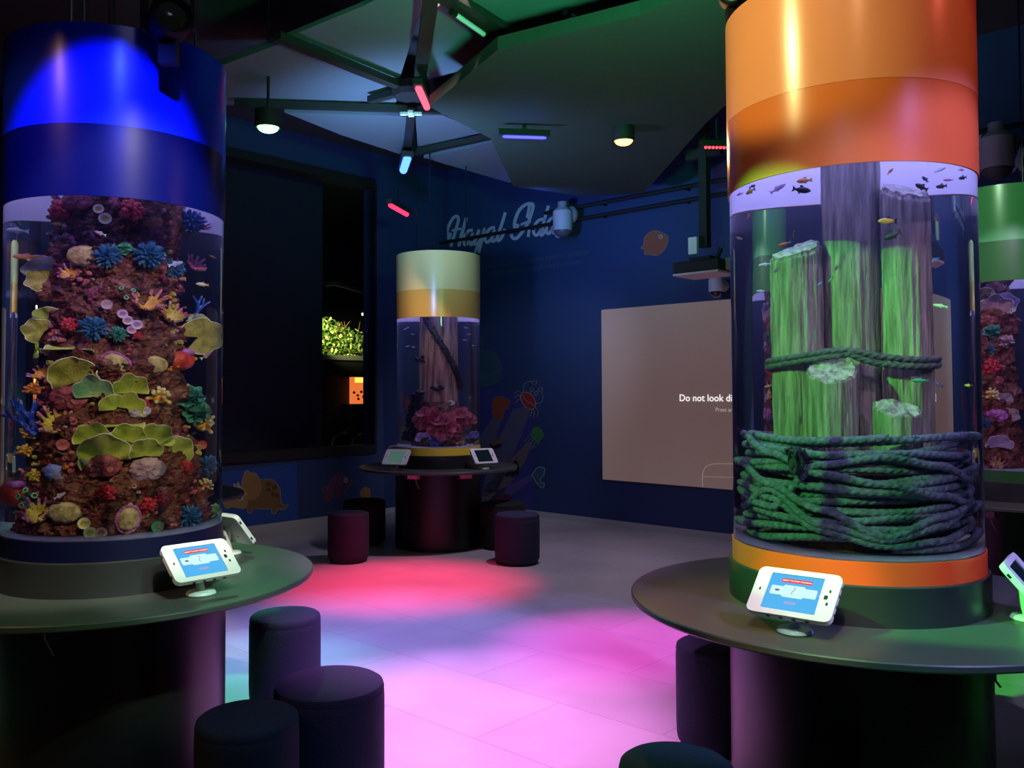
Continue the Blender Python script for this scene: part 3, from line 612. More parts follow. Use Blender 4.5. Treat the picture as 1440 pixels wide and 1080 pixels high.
tablet(3, -129, 'white tablet with dim green screen at the left of the far table', yaw=18, tilt=40, kind='dim', rad=.6, basec=mat('tan_foot', (.6, .45, .3), .4), size=1.0)
tablet(3, -39, 'white tablet with dark screen at the right of the far table', yaw=-18, tilt=40, kind='off', rad=.6, basec=mat('green_foot', (.3, .7, .4), .4))
tablet(3, 150, 'tablet seen edge-on behind the left one on the far table', kind='off', rad=.58)
# control boxes hanging under the tables
def cbox(i, ang, label, m, r=.5, cable=True, s=1.0):
    a = math.radians(ang); cx, cy = TANKS[i]; p = Vector((cx+r*cos(a), cy+r*sin(a), ZT-.026)); t = thing('under_table_box', label, 'control box', p, rotz=a)
    MB().box((0, 0, -.03*s), (.06*s, .11*s, .055*s)).build('box', m, t, smooth=False, bevel=.005)
    MB().box((0, 0, -.004), (.08*s, .14*s, .008)).build('mounting_plate', METAL, t, smooth=False)
    if cable: MB().tube([(.0, .02, -.05*s), (.005, .03, -.09), (-.005, .045, -.13), (.0, .06, -.15)], .004, 6).build('cable', m, t)
PK = mat('pink_box', (.55, .25, .33), .5)
cbox(3, -112, 'pinkish box with hanging cable under the far table, left one', PK, .55)
cbox(3, -58, 'pinkish box under the far table, right one', PK, .55, False)
cbox(4, -135, 'pinkish-grey box with cable under the green-banded aquarium table', PK, .62)
cbox(1, -95, 'black box with cables under the left table', mat('pale_plate', (.5, .5, .45), .4), .52, True, .6)
cbox(2, -66, 'black control box hanging under the right table', BLACKM, .52, True, 1.1)
cbox(2, -128, 'small black bracket under the left front of the right table', BLACKM, .56, False, .6)
tag(MB().tube([Vector((TANKS[1][0]+.50*cos(q), TANKS[1][1]+.50*sin(q), ZT-.05-.03*sin((q+1.5)*3))) for q in [-1.55+k*.06 for k in range(16)]], .004, 6).build('table_cable', BLACKM), 'thin black cable looping under the left table', 'cable')
tag(MB().tube([Vector((TANKS[2][0]+.50*cos(q), TANKS[2][1]+.50*sin(q), ZT-.05-.03*sin((q+1.9)*3))) for q in [-1.9+k*.05 for k in range(15)]], .004, 6).build('table_cable', BLACKM), 'thin black cable looping under the right table', 'cable')

# ---------------------------------------------------------------- coral kit (local +Z points out of the reef, +Y up)
def lerp_tab(tab):
    def f(z):
        if z <= tab[0][0]: return tab[0][1]
        for (a, b), (c, d) in zip(tab, tab[1:]):
            if z <= c: return b+(d-b)*(z-a)/(c-a)
        return tab[-1][1]
    return f
CC = dict(blue=((.02, .09, .30), (.06, .22, .55)), teal=((.03, .16, .17), (.10, .42, .40)), red=((.35, .01, .03), (.7, .04, .08)), lime=((.36, .46, .05), (.66, .74, .18)),
          olive=((.28, .27, .05), (.55, .50, .14)), pale=((.42, .55, .36), (.75, .8, .62)), mint=((.2, .55, .38), (.6, .8, .6)), pink=((.45, .1, .28), (.8, .35, .6)),
          purple=((.3, .05, .4), (.6, .2, .75)), amber=((.6, .28, .03), (.85, .5, .10)), gold=((.45, .33, .05), (.75, .58, .14)), orange=((.6, .18, .03), (.85, .32, .08)),
          tan=((.3, .2, .1), (.7, .58, .38)), cream=((.7, .68, .4), (.9, .9, .75)), tomato=((.5, .03, .02), (.8, .10, .05)), brown=((.16, .05, .03), (.32, .12, .06)),
          cobalt=((.005, .03, .55), (.02, .1, .85)), green=((.04, .3, .16), (.12, .5, .3)), mauve=((.35, .2, .38), (.6, .42, .62)), black=((.01, .01, .012), (.03, .03, .035)),
          rose=((.4, .06, .12), (.7, .22, .3)), lilac=((.4, .3, .7), (.7, .6, .95)), white=((.6, .6, .6), (.85, .85, .85)), violetblue=((.1, .12, .6), (.25, .3, .9)), wine=((.15, .02, .06), (.4, .08, .15)))
def cm(k, rough=.4, sc=30):
    a, b = CC[k]; return mat('coral_'+k, a, rough, noise_=(sc, [(.35, a), (.65, b)]), bump=(sc*4, .35))

def hemi(n, flat=.1):
    out = []
    for k in range(n):
        z = 1-(k+.5)/n*(1-flat); a = k*2.39996+rnd(-.2, .2); r = math.sqrt(max(0, 1-z*z)); out.append(Vector((r*cos(a), r*sin(a), z)))
    return out
def c_spiky(r, col):
    m = MB(); m.ball((0, 0, 0), (r*.62, r*.62, r*.5), 12, 8)
    for d in hemi(52):
        p = d*r*.5; L = r*rnd(.32, .55); q = d+Vector((rnd(-.25, .25), rnd(-.1, .35), 0))
        q.normalize(); m.tube([p, p+q*L*.6, p+q*L*.9, p+q*L], [r*.105, r*.10, r*.07, r*.02], 6)
    return [('fingers', m, cm(col, .14))]
def c_beads(r, col):
    m = MB(); g = MB()
    for k, d in enumerate(hemi(22)):
        c = d*r*.7*rnd(.85, 1.1); s = r*rnd(.2, .27); m.ball(c, s, 10, 6)
        if k % 2 == 0:
            M = place(c+d*s*.9, d); g.lathe([(s*.28, -.1*s), (s*.42, .05*s), (s*.5, -.1*s)], 10, M=M)
    m.ball((0, 0, 0), (r*.6, r*.6, r*.4), 10, 6)
    return [('beads', m, cm(col, .25)), ('mouths', g, cm('rose', .3))]
def c_plate(r, col, tilt=-20, roll=0, spread=105, cup=.35, seed=None):
    sd = rnd(0, 50) if seed is None else seed; m = MB(); na, nr = 40, 8; T = math.radians(tilt); vs = []; fs = []
    for side in (0, 1):
        for j in range(na+1):
            a = math.radians(-spread+2*spread*j/na)
            lob = 1+.15*abs(sin(a*3.1+sd))+.08*noise.noise(Vector((a*2, sd, 0)))-.12*(abs(a)/math.radians(spread))**3
            for k in range(nr+1):
                q = k/nr; rr = r*q*lob; x = rr*sin(a); y = rr*cos(a)
                z = r*cup*q*q*(.5+.5*cos(a))+r*.13*sin(a*6+sd)*q*q*q-side*r*(.05*(1-q)+.025)
                vs.append(Vector((x, y*cos(T)-z*sin(T)*-1 if 0 else y*cos(T)+z*sin(-T), z*cos(T)-y*sin(-T)*-1 if 0 else z*cos(T)-y*sin(T)*1.0)))
    n1 = (na+1)*(nr+1)
    for j in range(na):
        for k in range(nr):
            a = j*(nr+1)+k; fs.append((a, a+nr+1, a+nr+2, a+1)); fs.append((n1+a, n1+a+1, n1+a+nr+2, n1+a+nr+1))
        a = j*(nr+1)+nr; fs.append((a, a+nr+1, n1+a+nr+1, n1+a))
    for k in range(nr):
        for j in (0, na):
            a = j*(nr+1)+k; fs.append((a, a+1, n1+a+1, n1+a))
    m.add(vs, fs); m.xform(Matrix.Rotation(math.radians(roll), 4, 'Z') @ Matrix.Translation((0, -r*.45*cos(T), 0)))
    e = MB(); n_ = nr+1; ed = [(m.v[j*n_+nr]+m.v[n1+j*n_+nr])/2 for j in range(na+1)]; e.tube(ed, r*.03, 6)
    return [('plate', m, cm(col, .42, 14)), ('pale_rim', e, cm('cream' if col in ('lime', 'olive') else 'white', .4))]
def c_fan(r, col, tip='purple', n=11):
    cup = MB(); tips = MB(); M = Matrix.Rotation(-.6, 4, 'X')
    cup.lathe([(r*.05, -.35*r), (r*.3, -.2*r), (r*.55, .05*r), (r*.6, .2*r), (r*.5, .18*r), (r*.2, -.05*r), (0, -.1*r)], 16, M=M)
    for k in range(n):
        a = 2*PI*k/n+rnd(-.15, .15); b = M @ Vector((r*.5*cos(a), r*.5*sin(a), r*.12)); d = (M.to_3x3() @ Vector((cos(a)*.75, sin(a)*.75, .75)))+Vector((0, rnd(.1, .5), 0)); d.normalize()
        L = r*rnd(.35, .75); mid = b+d*L*.5
        cup.tube([b-d*r*.1, mid], [r*.11, r*.09], 7); tips.tube([mid, b+d*L, b+d*L*1.08], [r*.09, r*.075, r*.03], 7)
        d2 = (d+Vector((rnd(-.8, .8), rnd(-.2, .8), 0))).normalized(); tips.tube([mid, mid+d2*L*.4, mid+d2*L*.45], [r*.07, r*.055, r*.02], 6)
    return [('cup', cup, cm(col, .35)), ('branch_tips', tips, cm(tip, .3))]
def c_disc(r, col, mid='gold'):
    a = MB().lathe([(0, -.1*r), (r*.8, -.05*r), (r, .1*r), (r*.95, .22*r), (r*.62, .2*r), (r*.5, .12*r)], 24)
    b = MB().lathe([(r*.62, .14*r), (r*.45, .18*r), (r*.16, .16*r), (r*.1, .1*r), (0, .1*r)], 20)
    return [('rim', a, cm(col, .35)), ('centre', b, cm(mid, .4))]
def c_brain(r, col, asp=1.35, roll=0, rim=None):
    m = MB(); m.ball((0, 0, 0), (r*asp, r, r*.7), 28, 16)
    for v in m.v:
        q = v/r*4.5; v += v.normalized()*r*.10*(abs(noise.noise(q))*2-.5)
    R = Matrix.Rotation(math.radians(roll), 4, 'Z'); m.xform(R); out = [('body', m, cm(col, .5, 40))]
    if rim:
        t = MB(); N = 40
        for k in range(N):
            a = 2*PI*k/N; t.ball(R @ Vector((r*asp*1.08*cos(a), r*1.08*sin(a), rnd(-.03, .1)*r)), r*rnd(.13, .2), 7, 5)
        out.append(('ruffled_rim', t, cm(rim, .3)))
    return out
def c_tree(r, col, seed=1, fl=1, mode=0):
    m = MB(); tip = MB(); rs = random.Random(seed)
    def br(p, d, L, w, lv):
        q = p+d*L*.5+Vector((rs.uniform(-.1, .1), 0, rs.uniform(-.1, .1)))*L; e = q+d*L*.5; m.tube([p, q, e], [w, w*.85, w*.72], 8)
        if lv == 0:
            tip.tube([e-d*w*.2, e+d*w*1.2, e+d*w*2.2], [w*.74, w*.6, w*.2], 8); return
        for s_ in (-1, 1):
            a = rs.uniform(.25, .6)*s_; d2 = Vector((d.x*cos(a)-d.y*sin(a), d.x*sin(a)+d.y*cos(a), d.z+rs.uniform(-.2, .2))).normalized()
            br(e-d*w*.3, d2, L*rs.uniform(.6, .85), w*.76, lv-1)
        a = rs.uniform(-.9, .9); d3 = Vector((sin(a), .4, .5)).normalized(); tip.tube([q, q+d3*L*.35, q+d3*L*.42], [w*.5, w*.4, w*.15], 7)
    for a in ((.15*fl, .62*fl) if mode == 0 else (.25*fl,)): br(Vector((0, -r*.55, 0)), Vector((sin(-a), cos(a), .12)).normalized(), r*.62, r*.115, 2)
    return [('branches', m, cm(col, .35)), ('pale_tips', tip, cm('violetblue', .35))]
def c_fingers(r, col, tip='cream', n=14, fat=.15):
    m = MB(); t = MB(); m.ball((0, -.1*r, 0), (r*.55, r*.45, r*.4), 12, 8)
    for d in hemi(n, .0):
        d = (d+Vector((0, .5, 0))).normalized(); L = r*rnd(.7, 1.05); m.tube([d*r*.2, d*L*.8], [r*fat, r*fat*.95], 8); t.tube([d*L*.78, d*L*.95, d*L*1.0], [r*fat, r*fat*.8, r*fat*.3], 8)
    return [('fingers', m, cm(col, .35)), ('pale_tips', t, cm(tip, .35))]
def c_bulb(r, col, cap='purple'):
    m = MB(); m.ball((0, 0, 0), (r, r*.85, r*.85), 36, 16)
    for v in m.v:
        a = math.atan2(v.z, v.x); k = 1-.13*abs(cos(a*3.0))**6; v.x *= k; v.z *= k
    c = MB(); c.ball((r*.35, r*.55, r*.25), (r*.55, r*.35, r*.5), 16, 10)
    for v in c.v: v += v.normalized()*r*.1*noise.noise(v/r*5)
    d = MB().ball((r*.85, .1*r, r*.45), r*.16, 8, 6)
    return [('lobes', m, cm(col, .3)), ('purple_cap', c, cm(cap, .35)), ('yellow_knob', d, cm('gold', .3))]
def c_tubes(r, col, n=5, rim='mint'):
    m = MB(); g = MB()
    for k in range(n):
        a = 2*PI*k/n+.4; c = Vector((r*.5*cos(a), r*.5*sin(a), 0)); d = Vector((cos(a)*.35, sin(a)*.35+.3, 1)).normalized(); L = r*rnd(.5, 1); w = r*.24
        M = place(c, d); m.lathe([(w*.8, -.2*r), (w*.9, L*.6), (w, L), (w*.62, L), (w*.55, L*.6), (0, L*.5)], 12, M=M)
        g.lathe([(w*1.02, L-.02*r), (w*1.08, L+.03*r), (w*.8, L+.07*r), (w*.6, L)], 12, M=M)
    return [('tubes', m, cm(col, .35)), ('mouths', g, cm(rim, .3))]
def c_leafy(r, col):
    m = MB()
    for k in range(9):
        a = k*2.4; d = Vector((cos(a)*.6, sin(a)*.6, .8)).normalized(); p = c_plate(r*.62, col, -25, 0, 120, .5)[0][1]
        m.merge(p, place(d*r*.35, d, k))
    return [('leaves', m, cm(col, .5))]
def c_crust(r, col):
    m = MB(); m.ball((0, 0, 0), (r, r*.75, r*.35), 40, 20)
    for v in m.v: q = v/r*5; v += v.normalized()*r*.17*(noise.noise(q)+.5*noise.noise(q*2.3))
    return [('crust', m, cm(col, .55, 60))]
KINDS = dict(spiky=(c_spiky, 'spiky_coral'), beads=(c_beads, 'bead_coral'), plate=(c_plate, 'plate_coral'), fan=(c_fan, 'hand_coral'), disc=(c_disc, 'ring_polyp'), brain=(c_brain, 'brain_coral'),
             tree=(c_tree, 'branch_coral'), fingers=(c_fingers, 'finger_coral'), bulb=(c_bulb, 'bulb_coral'), tubes=(c_tubes, 'tube_coral'), leafy=(c_leafy, 'leafy_coral'), crust=(c_crust, 'crust_coral'))
def recv(o): o.cycles.is_caustics_receiver = True; return o
def coral(i, rf, kind, px, py, s, label, args=(), kw={}, lift=.0, group=None, face=.55, spp=.0023):
    P, n = on_reef(i, px, py, rf); r = s*.5*spp
    cx, cy = TANKS[i]; tc = Vector((-cx, -cy, 0)).normalized(); n = (n*(1-face)+tc*face).normalized()
    fn, nm = KINDS[kind]; parts = fn(r, *args, **kw); M = place(P+n*(lift*r), n)
    if len(parts) == 1:
        m = parts[0][1]; o = recv(m.build(nm, parts[0][2])); o.matrix_world = M; tag(o, label, 'coral', group); return o
    t = thing(nm, label, 'coral', group=group); t.matrix_world = M
    for pn, m, mt in parts:
        recv(m.build(pn, mt, t))
    return t
def reef(i, tab, name, label, cat, m, amp=.035, z0=None, z1=None, seed=0, nu=300, nz=460, cx_off=(0, 0)):
    f = lerp_tab(tab); z0 = z0 or ZGB+.005; z1 = z1 or ZTOP-.1; cx, cy = TANKS[i]; mb = MB(); vs = []; fs = []
    for k in range(nz+1):
        z = z0+(z1-z0)*k/nz
        for j in range(nu):
            a = 2*PI*j/nu; r = f(z); q = Vector((cos(a)*r*7, sin(a)*r*7, z*7+seed))
            d = noise.noise(q)*1.1+.6*noise.noise(q*2.3)+.5*noise.noise(q*4.6)+.45*abs(noise.noise(q*9))+.26*noise.noise(q*21)
            rr = min(r+amp*d, RG-.03); vs.append(Vector((rr*cos(a)+cx_off[0], rr*sin(a)+cx_off[1], z)))
    for k in range(nz):
        for j in range(nu):
            a = k*nu+j; b = k*nu+(j+1) % nu; fs.append((a, b, b+nu, a+nu))
    fs.append(tuple(range(nu-1, -1, -1))); fs.append(tuple(nz*nu+j for j in range(nu)))
    mb.add(vs, fs); o = recv(mb.build(name, m, angle=3)); o.location = (cx, cy, 0); return tag(o, label, cat)
ROCK = mat('reef_rock', (.1, .03, .04), .45, noise_=(24, [(.28, (.006, .004, .006)), (.42, (.07, .015, .02)), (.5, (.2, .035, .05)), (.57, (.10, .045, .02)), (.68, (.42, .14, .2))]), bump=(70, .9))
def growth(rock, i, n=330):
    """small crusting lumps and cups all over the rock, as parts of it"""
    vs = [v.co.copy() for v in rock.data.vertices if ZGB+.02 < v.co.z < 2.45]; rs = random.Random(i); cx, cy = TANKS[i]
    for nm, col in (('pink_crust', 'rose'), ('purple_crust', 'mauve'), ('maroon_crust', 'wine'), ('rusty_crust', 'orange'), ('olive_crust', 'olive')):
        m = MB(); seeds = [rs.choice(vs) for _ in range(26)]
        for k in range(n if col in ('rose', 'wine') else n//3):
            c = rs.choice(seeds)+Vector((rs.gauss(0, .03), rs.gauss(0, .03), rs.gauss(0, .035)))
            h = Vector((c.x, c.y, 0)); 
            r0 = h.length+.002 if abs(h.length-RF1(c.z)) < .03 else RF1(c.z)+.01
            if h.length < .02: continue
            c = h.normalized()*r0+Z*max(ZGB+.02, c.z); s_ = rs.uniform(.005, .012); d = h.normalized()
            if k % 3: m.ball(c, (s_, s_, s_*.8), 6, 4)
            else: m.lathe([(s_*.5, -s_), (s_*.8, 0), (s_, s_*1.1), (s_*.6, s_*1.1), (s_*.4, s_*.2), (0, s_*.1)], 8, M=place(c, (d+Vector((rs.uniform(-.4, .4), rs.uniform(-.4, .4), rs.uniform(-.1, .6)))).normalized()))
        o = recv(m.build(nm, cm(col, .4), rock)); o['kind'] = 'stuff'
RF1T = [(.95, .262), (1.11, .255), (1.25, .235), (1.5, .19), (1.7, .18), (2.0, .16), (2.3, .172), (2.95, .17)]
RF1 = lerp_tab(RF1T)
RK1 = reef(1, RF1T, 'reef_rock', 'tall maroon reef rock column inside the blue-topped aquarium', 'rock', ROCK, .037)
growth(RK1, 1)
T1 = [
 ('spiky', 262, 312, 42, 'bright blue spiky coral at the top right of the reef, under the blue band', ('blue',)),
 ('spiky', 152, 361, 40, 'blue spiky coral left of the pair in the upper reef row', ('blue',)),
 ('spiky', 207, 360, 46, 'large blue spiky coral in the middle of the upper reef row', ('blue',)),
 ('spiky', 240, 378, 34, 'blue spiky coral at the right end of the upper reef row', ('blue',)),
 ('spiky', 133, 462, 40, 'blue spiky coral at mid height above the purple-rimmed oval coral', ('blue',)),
 ('spiky', 166, 470, 26, 'small dark bluish spiky coral beside the four purple polyps', ('teal',)),
 ('spiky', 284, 655, 38, 'blue spiky coral low on the right edge of the reef', ('blue',)),
 ('spiky', 263, 726, 42, 'round blue spiky coral at the bottom right beside the tablet', ('blue',)),
 ('beads', 90, 296, 34, 'crimson bead coral jutting from the top left edge of the reef', ('red',)),
 ('beads', 184, 297, 38, 'crimson bead coral at the top centre of the reef', ('red',)),
 ('beads', 161, 286, 20, 'small pink bead coral just under the blue band', ('rose',)),
 ('beads', 99, 457, 24, 'small red bead coral left of the mid-height blue coral', ('red',)),
 ('beads', 130, 413, 18, 'tiny dark red bead coral on bare rock under the upper row', ('wine',)),
 ('beads', 192, 472, 16, 'tiny bright red bead coral below the four purple polyps', ('red',)),
 ('beads', 201, 568, 18, 'small red bead coral right of the lime plates', ('red',)),
 ('beads', 264, 594, 16, 'tiny red bead coral beside the lower amber finger coral', ('red',)),
 ('beads', 257, 656, 26, 'red bead coral left of the low right blue coral', ('red',)),
 ('beads', 150, 692, 28, 'red bead coral in the lower centre of the reef', ('red',)),
 ('beads', 208, 710, 26, 'red bead coral at lower right, left one of two touching', ('red',)),
 ('beads', 228, 700, 26, 'red bead coral at lower right, right one of two touching', ('red',)),
 ('brain', 120, 360, 30, 'grey-tan domed coral left of the blue upper row', ('tan',)),
 ('brain', 215, 513, 26, 'tan pitted oval coral left of the tomato-red bulb', ('tan',)),
 ('brain', 92, 720, 30, 'cream pitted oval coral at the lower left of the reef', ('tan',)),
 ('brain', 163, 512, 26, 'oval cream coral with purple ruffled rim at mid height', ('tan',), dict(rim='purple', roll=-40)),
 ('brain', 180, 730, 26, 'oval cream coral with purple ruffled rim near the tank floor', ('tan',), dict(rim='purple', roll=80)),
 ('brain', 80, 666, 24, 'smooth pale blue oval coral on the lower left of the reef', ('violetblue',), dict(rim=None, roll=-35)),
 ('brain', 212, 311, 20, 'brownish round coral at the top right of the reef', ('brown',)),
 ('plate', 67, 378, 44, 'pale green plate coral sticking out left below the orange fish', ('pale',), dict(roll=45)),
 ('plate', 61, 393, 34, 'olive plate coral under the pale green one at the left edge', ('olive',), dict(roll=70)),
 ('plate', 78, 448, 42, 'upright yellow-green plate coral at mid left with scalloped edge', ('lime',), dict(roll=20)),
 ('plate', 58, 463, 36, 'small olive scalloped plate coral at the far left edge', ('olive',), dict(roll=50)),
 ('plate', 100, 489, 64, 'thin yellow plate coral seen edge-on below the mid blue coral', ('lime',), dict(tilt=80, cup=.05, spread=110)),
 ('plate', 284, 470, 54, 'broad round olive plate coral on the right edge of the reef', ('olive',), dict(roll=-60, spread=150)),
 ('plate', 274, 452, 30, 'small cream plate coral above the broad olive one', ('pale',), dict(roll=-30)),
 ('plate', 108, 525, 62, 'wide olive plate coral with scalloped top, upper of the green plates', ('olive',), dict(roll=8)),
 ('plate', 135, 548, 48, 'mint green cupped plate coral right of the wide olive plate', ('mint',), dict(roll=-5, cup=.6)),
 ('plate', 183, 543, 42, 'green cupped plate coral with ragged top edge at mid height', ('lime',), dict(cup=.6)),
 ('plate', 157, 570, 38, 'narrow curled lime plate coral beneath the mint one', ('lime',), dict(roll=35, spread=60)),
 ('plate', 182, 567, 40, 'lime plate coral beneath the ragged green one', ('lime',), dict(roll=-25)),
 ('plate', 167, 597, 60, 'thin lime plate coral seen edge-on above the big green plates', ('lime',), dict(tilt=80, cup=.03, spread=110)),
 ('plate', 133, 611, 46, 'lime plate coral at the upper left of the big green group', ('lime',), dict(roll=0)),
 ('plate', 180, 611, 44, 'lime plate coral at the upper centre of the big green group', ('lime',), dict(roll=-10)),
 ('plate', 216, 612, 48, 'rounded lime plate coral at the upper right of the big green group', ('lime',), dict(roll=-10)),
 ('plate', 146, 634, 64, 'largest green plate coral at the lower left of the big group', ('lime',), dict(roll=12, cup=.5)),
 ('plate', 203, 632, 42, 'cupped lime plate coral at the lower centre of the big green group', ('lime',), dict(cup=.6)),
 ('plate', 243, 630, 50, 'lime plate coral at the lower right of the big green group', ('lime',), dict(roll=-15)),
 ('plate', 268, 633, 24, 'small lime plate coral at the right tip of the big green group', ('lime',), dict(roll=-40)),
 ('fan', 102, 388, 36, 'amber cup coral with purple fingers under the pale plate', ('amber', 'purple')),
 ('fan', 204, 428, 50, 'wide amber hand coral with purple finger tips at mid right', ('amber', 'pink')),
 ('fan', 238, 446, 42, 'amber hand coral with pink fingers below and right of the wide one', ('gold', 'pink')),
 ('fan', 270, 375, 34, 'pink-fingered coral jutting from the upper right edge', ('rose', 'pink')),
 ('fan', 276, 318, 28, 'orange cup coral with purple tips right of the top blue coral', ('orange', 'purple')),
 ('fan', 92, 345, 34, 'brown and cream hand coral at the upper left edge', ('brown', 'tan')),
 ('fan', 66, 527, 34, 'amber coral with purple fingers above the cobalt branches', ('amber', 'purple')),
 ('fan', 84, 598, 54, 'broad amber coral with lilac finger tips at lower left', ('gold', 'pink')),
 ('fan', 56, 724, 50, 'purple spiky-fingered coral with yellow heart at the bottom left', ('gold', 'purple')),
 ('fan', 278, 560, 18, 'small pink-tipped coral among the teal leaves', ('orange', 'pink')),
 ('disc', 140, 295, 13, 'cream ring polyp with yellow centre at the top, upper of two', ('cream', 'gold')),
 ('disc', 149, 309, 16, 'cream ring polyp with yellow centre at the top, lower of two', ('cream', 'gold')),
 ('disc', 151, 429, 14, 'single mauve polyp on bare rock above the purple four', ('mauve', 'mauve')),
 ('disc', 172, 442, 13, 'purple ring polyp, uppermost of the four in a row', ('lilac', 'purple')),
 ('disc', 179, 451, 13, 'purple ring polyp, second from the top of the four', ('lilac', 'purple')),
 ('disc', 191, 457, 14, 'purple ring polyp, right-hand one of the four', ('lilac', 'purple')),
 ('disc', 184, 464, 12, 'dull purple ring polyp, lowest of the four', ('mauve', 'purple')),
 ('disc', 120, 735, 16, 'yellow ring polyp near the tank floor, uppermost of three', ('cream', 'gold')),
 ('disc', 128, 748, 16, 'yellow ring polyp near the tank floor, lower left of three', ('cream', 'gold')),
 ('disc', 143, 748, 15, 'yellow ring polyp near the tank floor, lower right of three', ('cream', 'gold')),
 ('disc', 219, 740, 16, 'plain green disc coral near the tank floor', ('green', 'green')),
 ('disc', 92, 625, 16, 'pink round polyp under the broad amber coral', ('rose', 'rose')),
 ('disc', 277, 626, 14, 'coral-pink polyp at the right edge above the low blue coral', ('tomato', 'rose')),
 ('tubes', 178, 413, 24, 'green open-mouthed tube coral above the wide amber hand coral', ('green',), dict(n=3)),
 ('tubes', 44, 703, 32, 'teal tube coral with open mouths at the lower left', ('teal',)),
 ('tree', 60, 590, 80, 'cobalt blue branching coral rising along the left side', ('cobalt', 4)),
 ('tree', 266, 438, 60, 'cobalt blue branching coral at the right of the mid reef', ('cobalt', 9), dict(fl=-1, mode=1)),
 ('fingers', 222, 558, 36, 'cream-tipped amber finger coral right of the lime plates', ('amber',)),
 ('fingers', 282, 597, 38, 'amber finger coral with cream tips on the right edge', ('amber',)),
 ('fingers', 284, 684, 28, 'orange finger coral under the low right blue coral', ('orange',)),
 ('fingers', 45, 610, 26, 'golden knobby coral at the far left, beneath the cobalt branches', ('amber', 'gold')),
 ('fingers', 40, 634, 26, 'golden knobby coral at the far left, lower of two', ('amber', 'gold')),
 ('fingers', 50, 670, 24, 'yellow knobby coral above the red lobed coral', ('gold', 'gold')),
 ('fingers', 52, 548, 26, 'orange stubby coral behind the cobalt branches', ('orange', 'orange')),
 ('bulb', 249, 506, 38, 'tomato-red bulb coral with purple cap on the right side', ('tomato',)),
 ('bulb', 24, 694, 42, 'large red lobed coral with purple top at the bottom left', ('tomato',)),
 ('leafy', 256, 560, 46, 'teal leafy coral, upper of two on the right side', ('teal',)),
 ('leafy', 268, 582, 44, 'teal leafy coral, lower of two on the right side', ('teal',)),
 ('leafy', 293, 720, 30, 'pale green leafy coral at the bottom right edge', ('mint',)),
 ('leafy', 174, 350, 22, 'small green leafy coral between the two upper blue corals', ('green',)),
 ('crust', 207, 660, 44, 'pale lilac crusted coral below the big green group', ('mauve',)),
 ('crust', 196, 578, 26, 'lilac crusted coral right of the curled lime plates', ('lilac',)),
 ('crust', 82, 410, 44, 'brown rounded coral lump at the left below the amber cup', ('brown',)),
 ('crust', 112, 283, 36, 'pinkish crusted coral at the top left of the reef', ('wine',)),
 ('crust', 145, 655, 44, 'wine red crusted coral under the largest green plate', ('wine',)),
 ('crust', 100, 560, 46, 'wine red crusted coral under the wide olive plate', ('wine',)),
]
for e in T1:
    coral(1, RF1, e[0], e[1], e[2], e[3]*(1.15 if e[0] in ('plate', 'fan', 'leafy') else 1.2), e[4], e[5], e[6] if len(e) > 6 else {}, lift=1.4 if e[0] == 'disc' else .3)

# small fish ------------------------------------------------------------------
def fish(i, px, py, L, ang, col, fin, label, off=.2, group=None, spp=.0021, slim=.24, tank=True):
    """L = length in photograph pixels, ang = degrees, nose direction (0 = right, 90 = up)"""
    P = in_plane(i, px, py, off) if tank else px
    cx, cy = TANKS[i]; tc = Vector((-cx, -cy, 0)).normalized(); s = L*spp
    X = tc.cross(Z)*-1; X = Z.cross(tc)           # image right
    a = math.radians(ang); d = X*cos(a)+Z*sin(a); s_ = 1 if cos(a) >= 0 else -1; up = (Z*cos(a)-X*sin(a))*s_; side = d.cross(up)
    M = Matrix(((d.x, side.x, up.x, P.x), (d.y, side.y, up.y, P.y), (d.z, side.z, up.z, P.z), (0, 0, 0, 1)))
    t = thing('aquarium_fish', label, 'fish', group=group); t.matrix_world = M
    b = MB(); pr = [(.5, .0), (.46, .3), (.36, .72), (.2, 1), (0, 1), (-.18, .7), (-.3, .36), (-.34, .3)]
    b.tube([(x*s, 0, 0) for x, _ in pr], [max(.01, w_)*s*slim*.5 for _, w_ in pr], 12)
    for v in b.v: v.y *= .5
    recv(b.build('body', cm(col, .3, 60), t))
    f = MB()
    for yy in (-.004*s, .004*s): pass
    def fin_(pts):
        n = len(pts); vs = [Vector((x*s, y*.006*s, z*s*slim/.24)) for y in (-1, 1) for x, z in pts]
        f.add(vs, [tuple(range(n)), tuple(range(2*n-1, n-1, -1))]+[(k, (k+1) % n, n+(k+1) % n, n+k) for k in range(n)])
    fin_([(-.30, .035), (-.5, .13), (-.46, 0), (-.5, -.13), (-.30, -.035)])
    fin_([(.12, .1), (-.02, .19), (-.14, .17), (-.1, .07)]); fin_([(.02, -.1), (-.08, -.17), (-.16, -.13), (-.1, -.06)])
    recv(f.build('fins', cm(fin, .4, 60), t, smooth=False)); return t
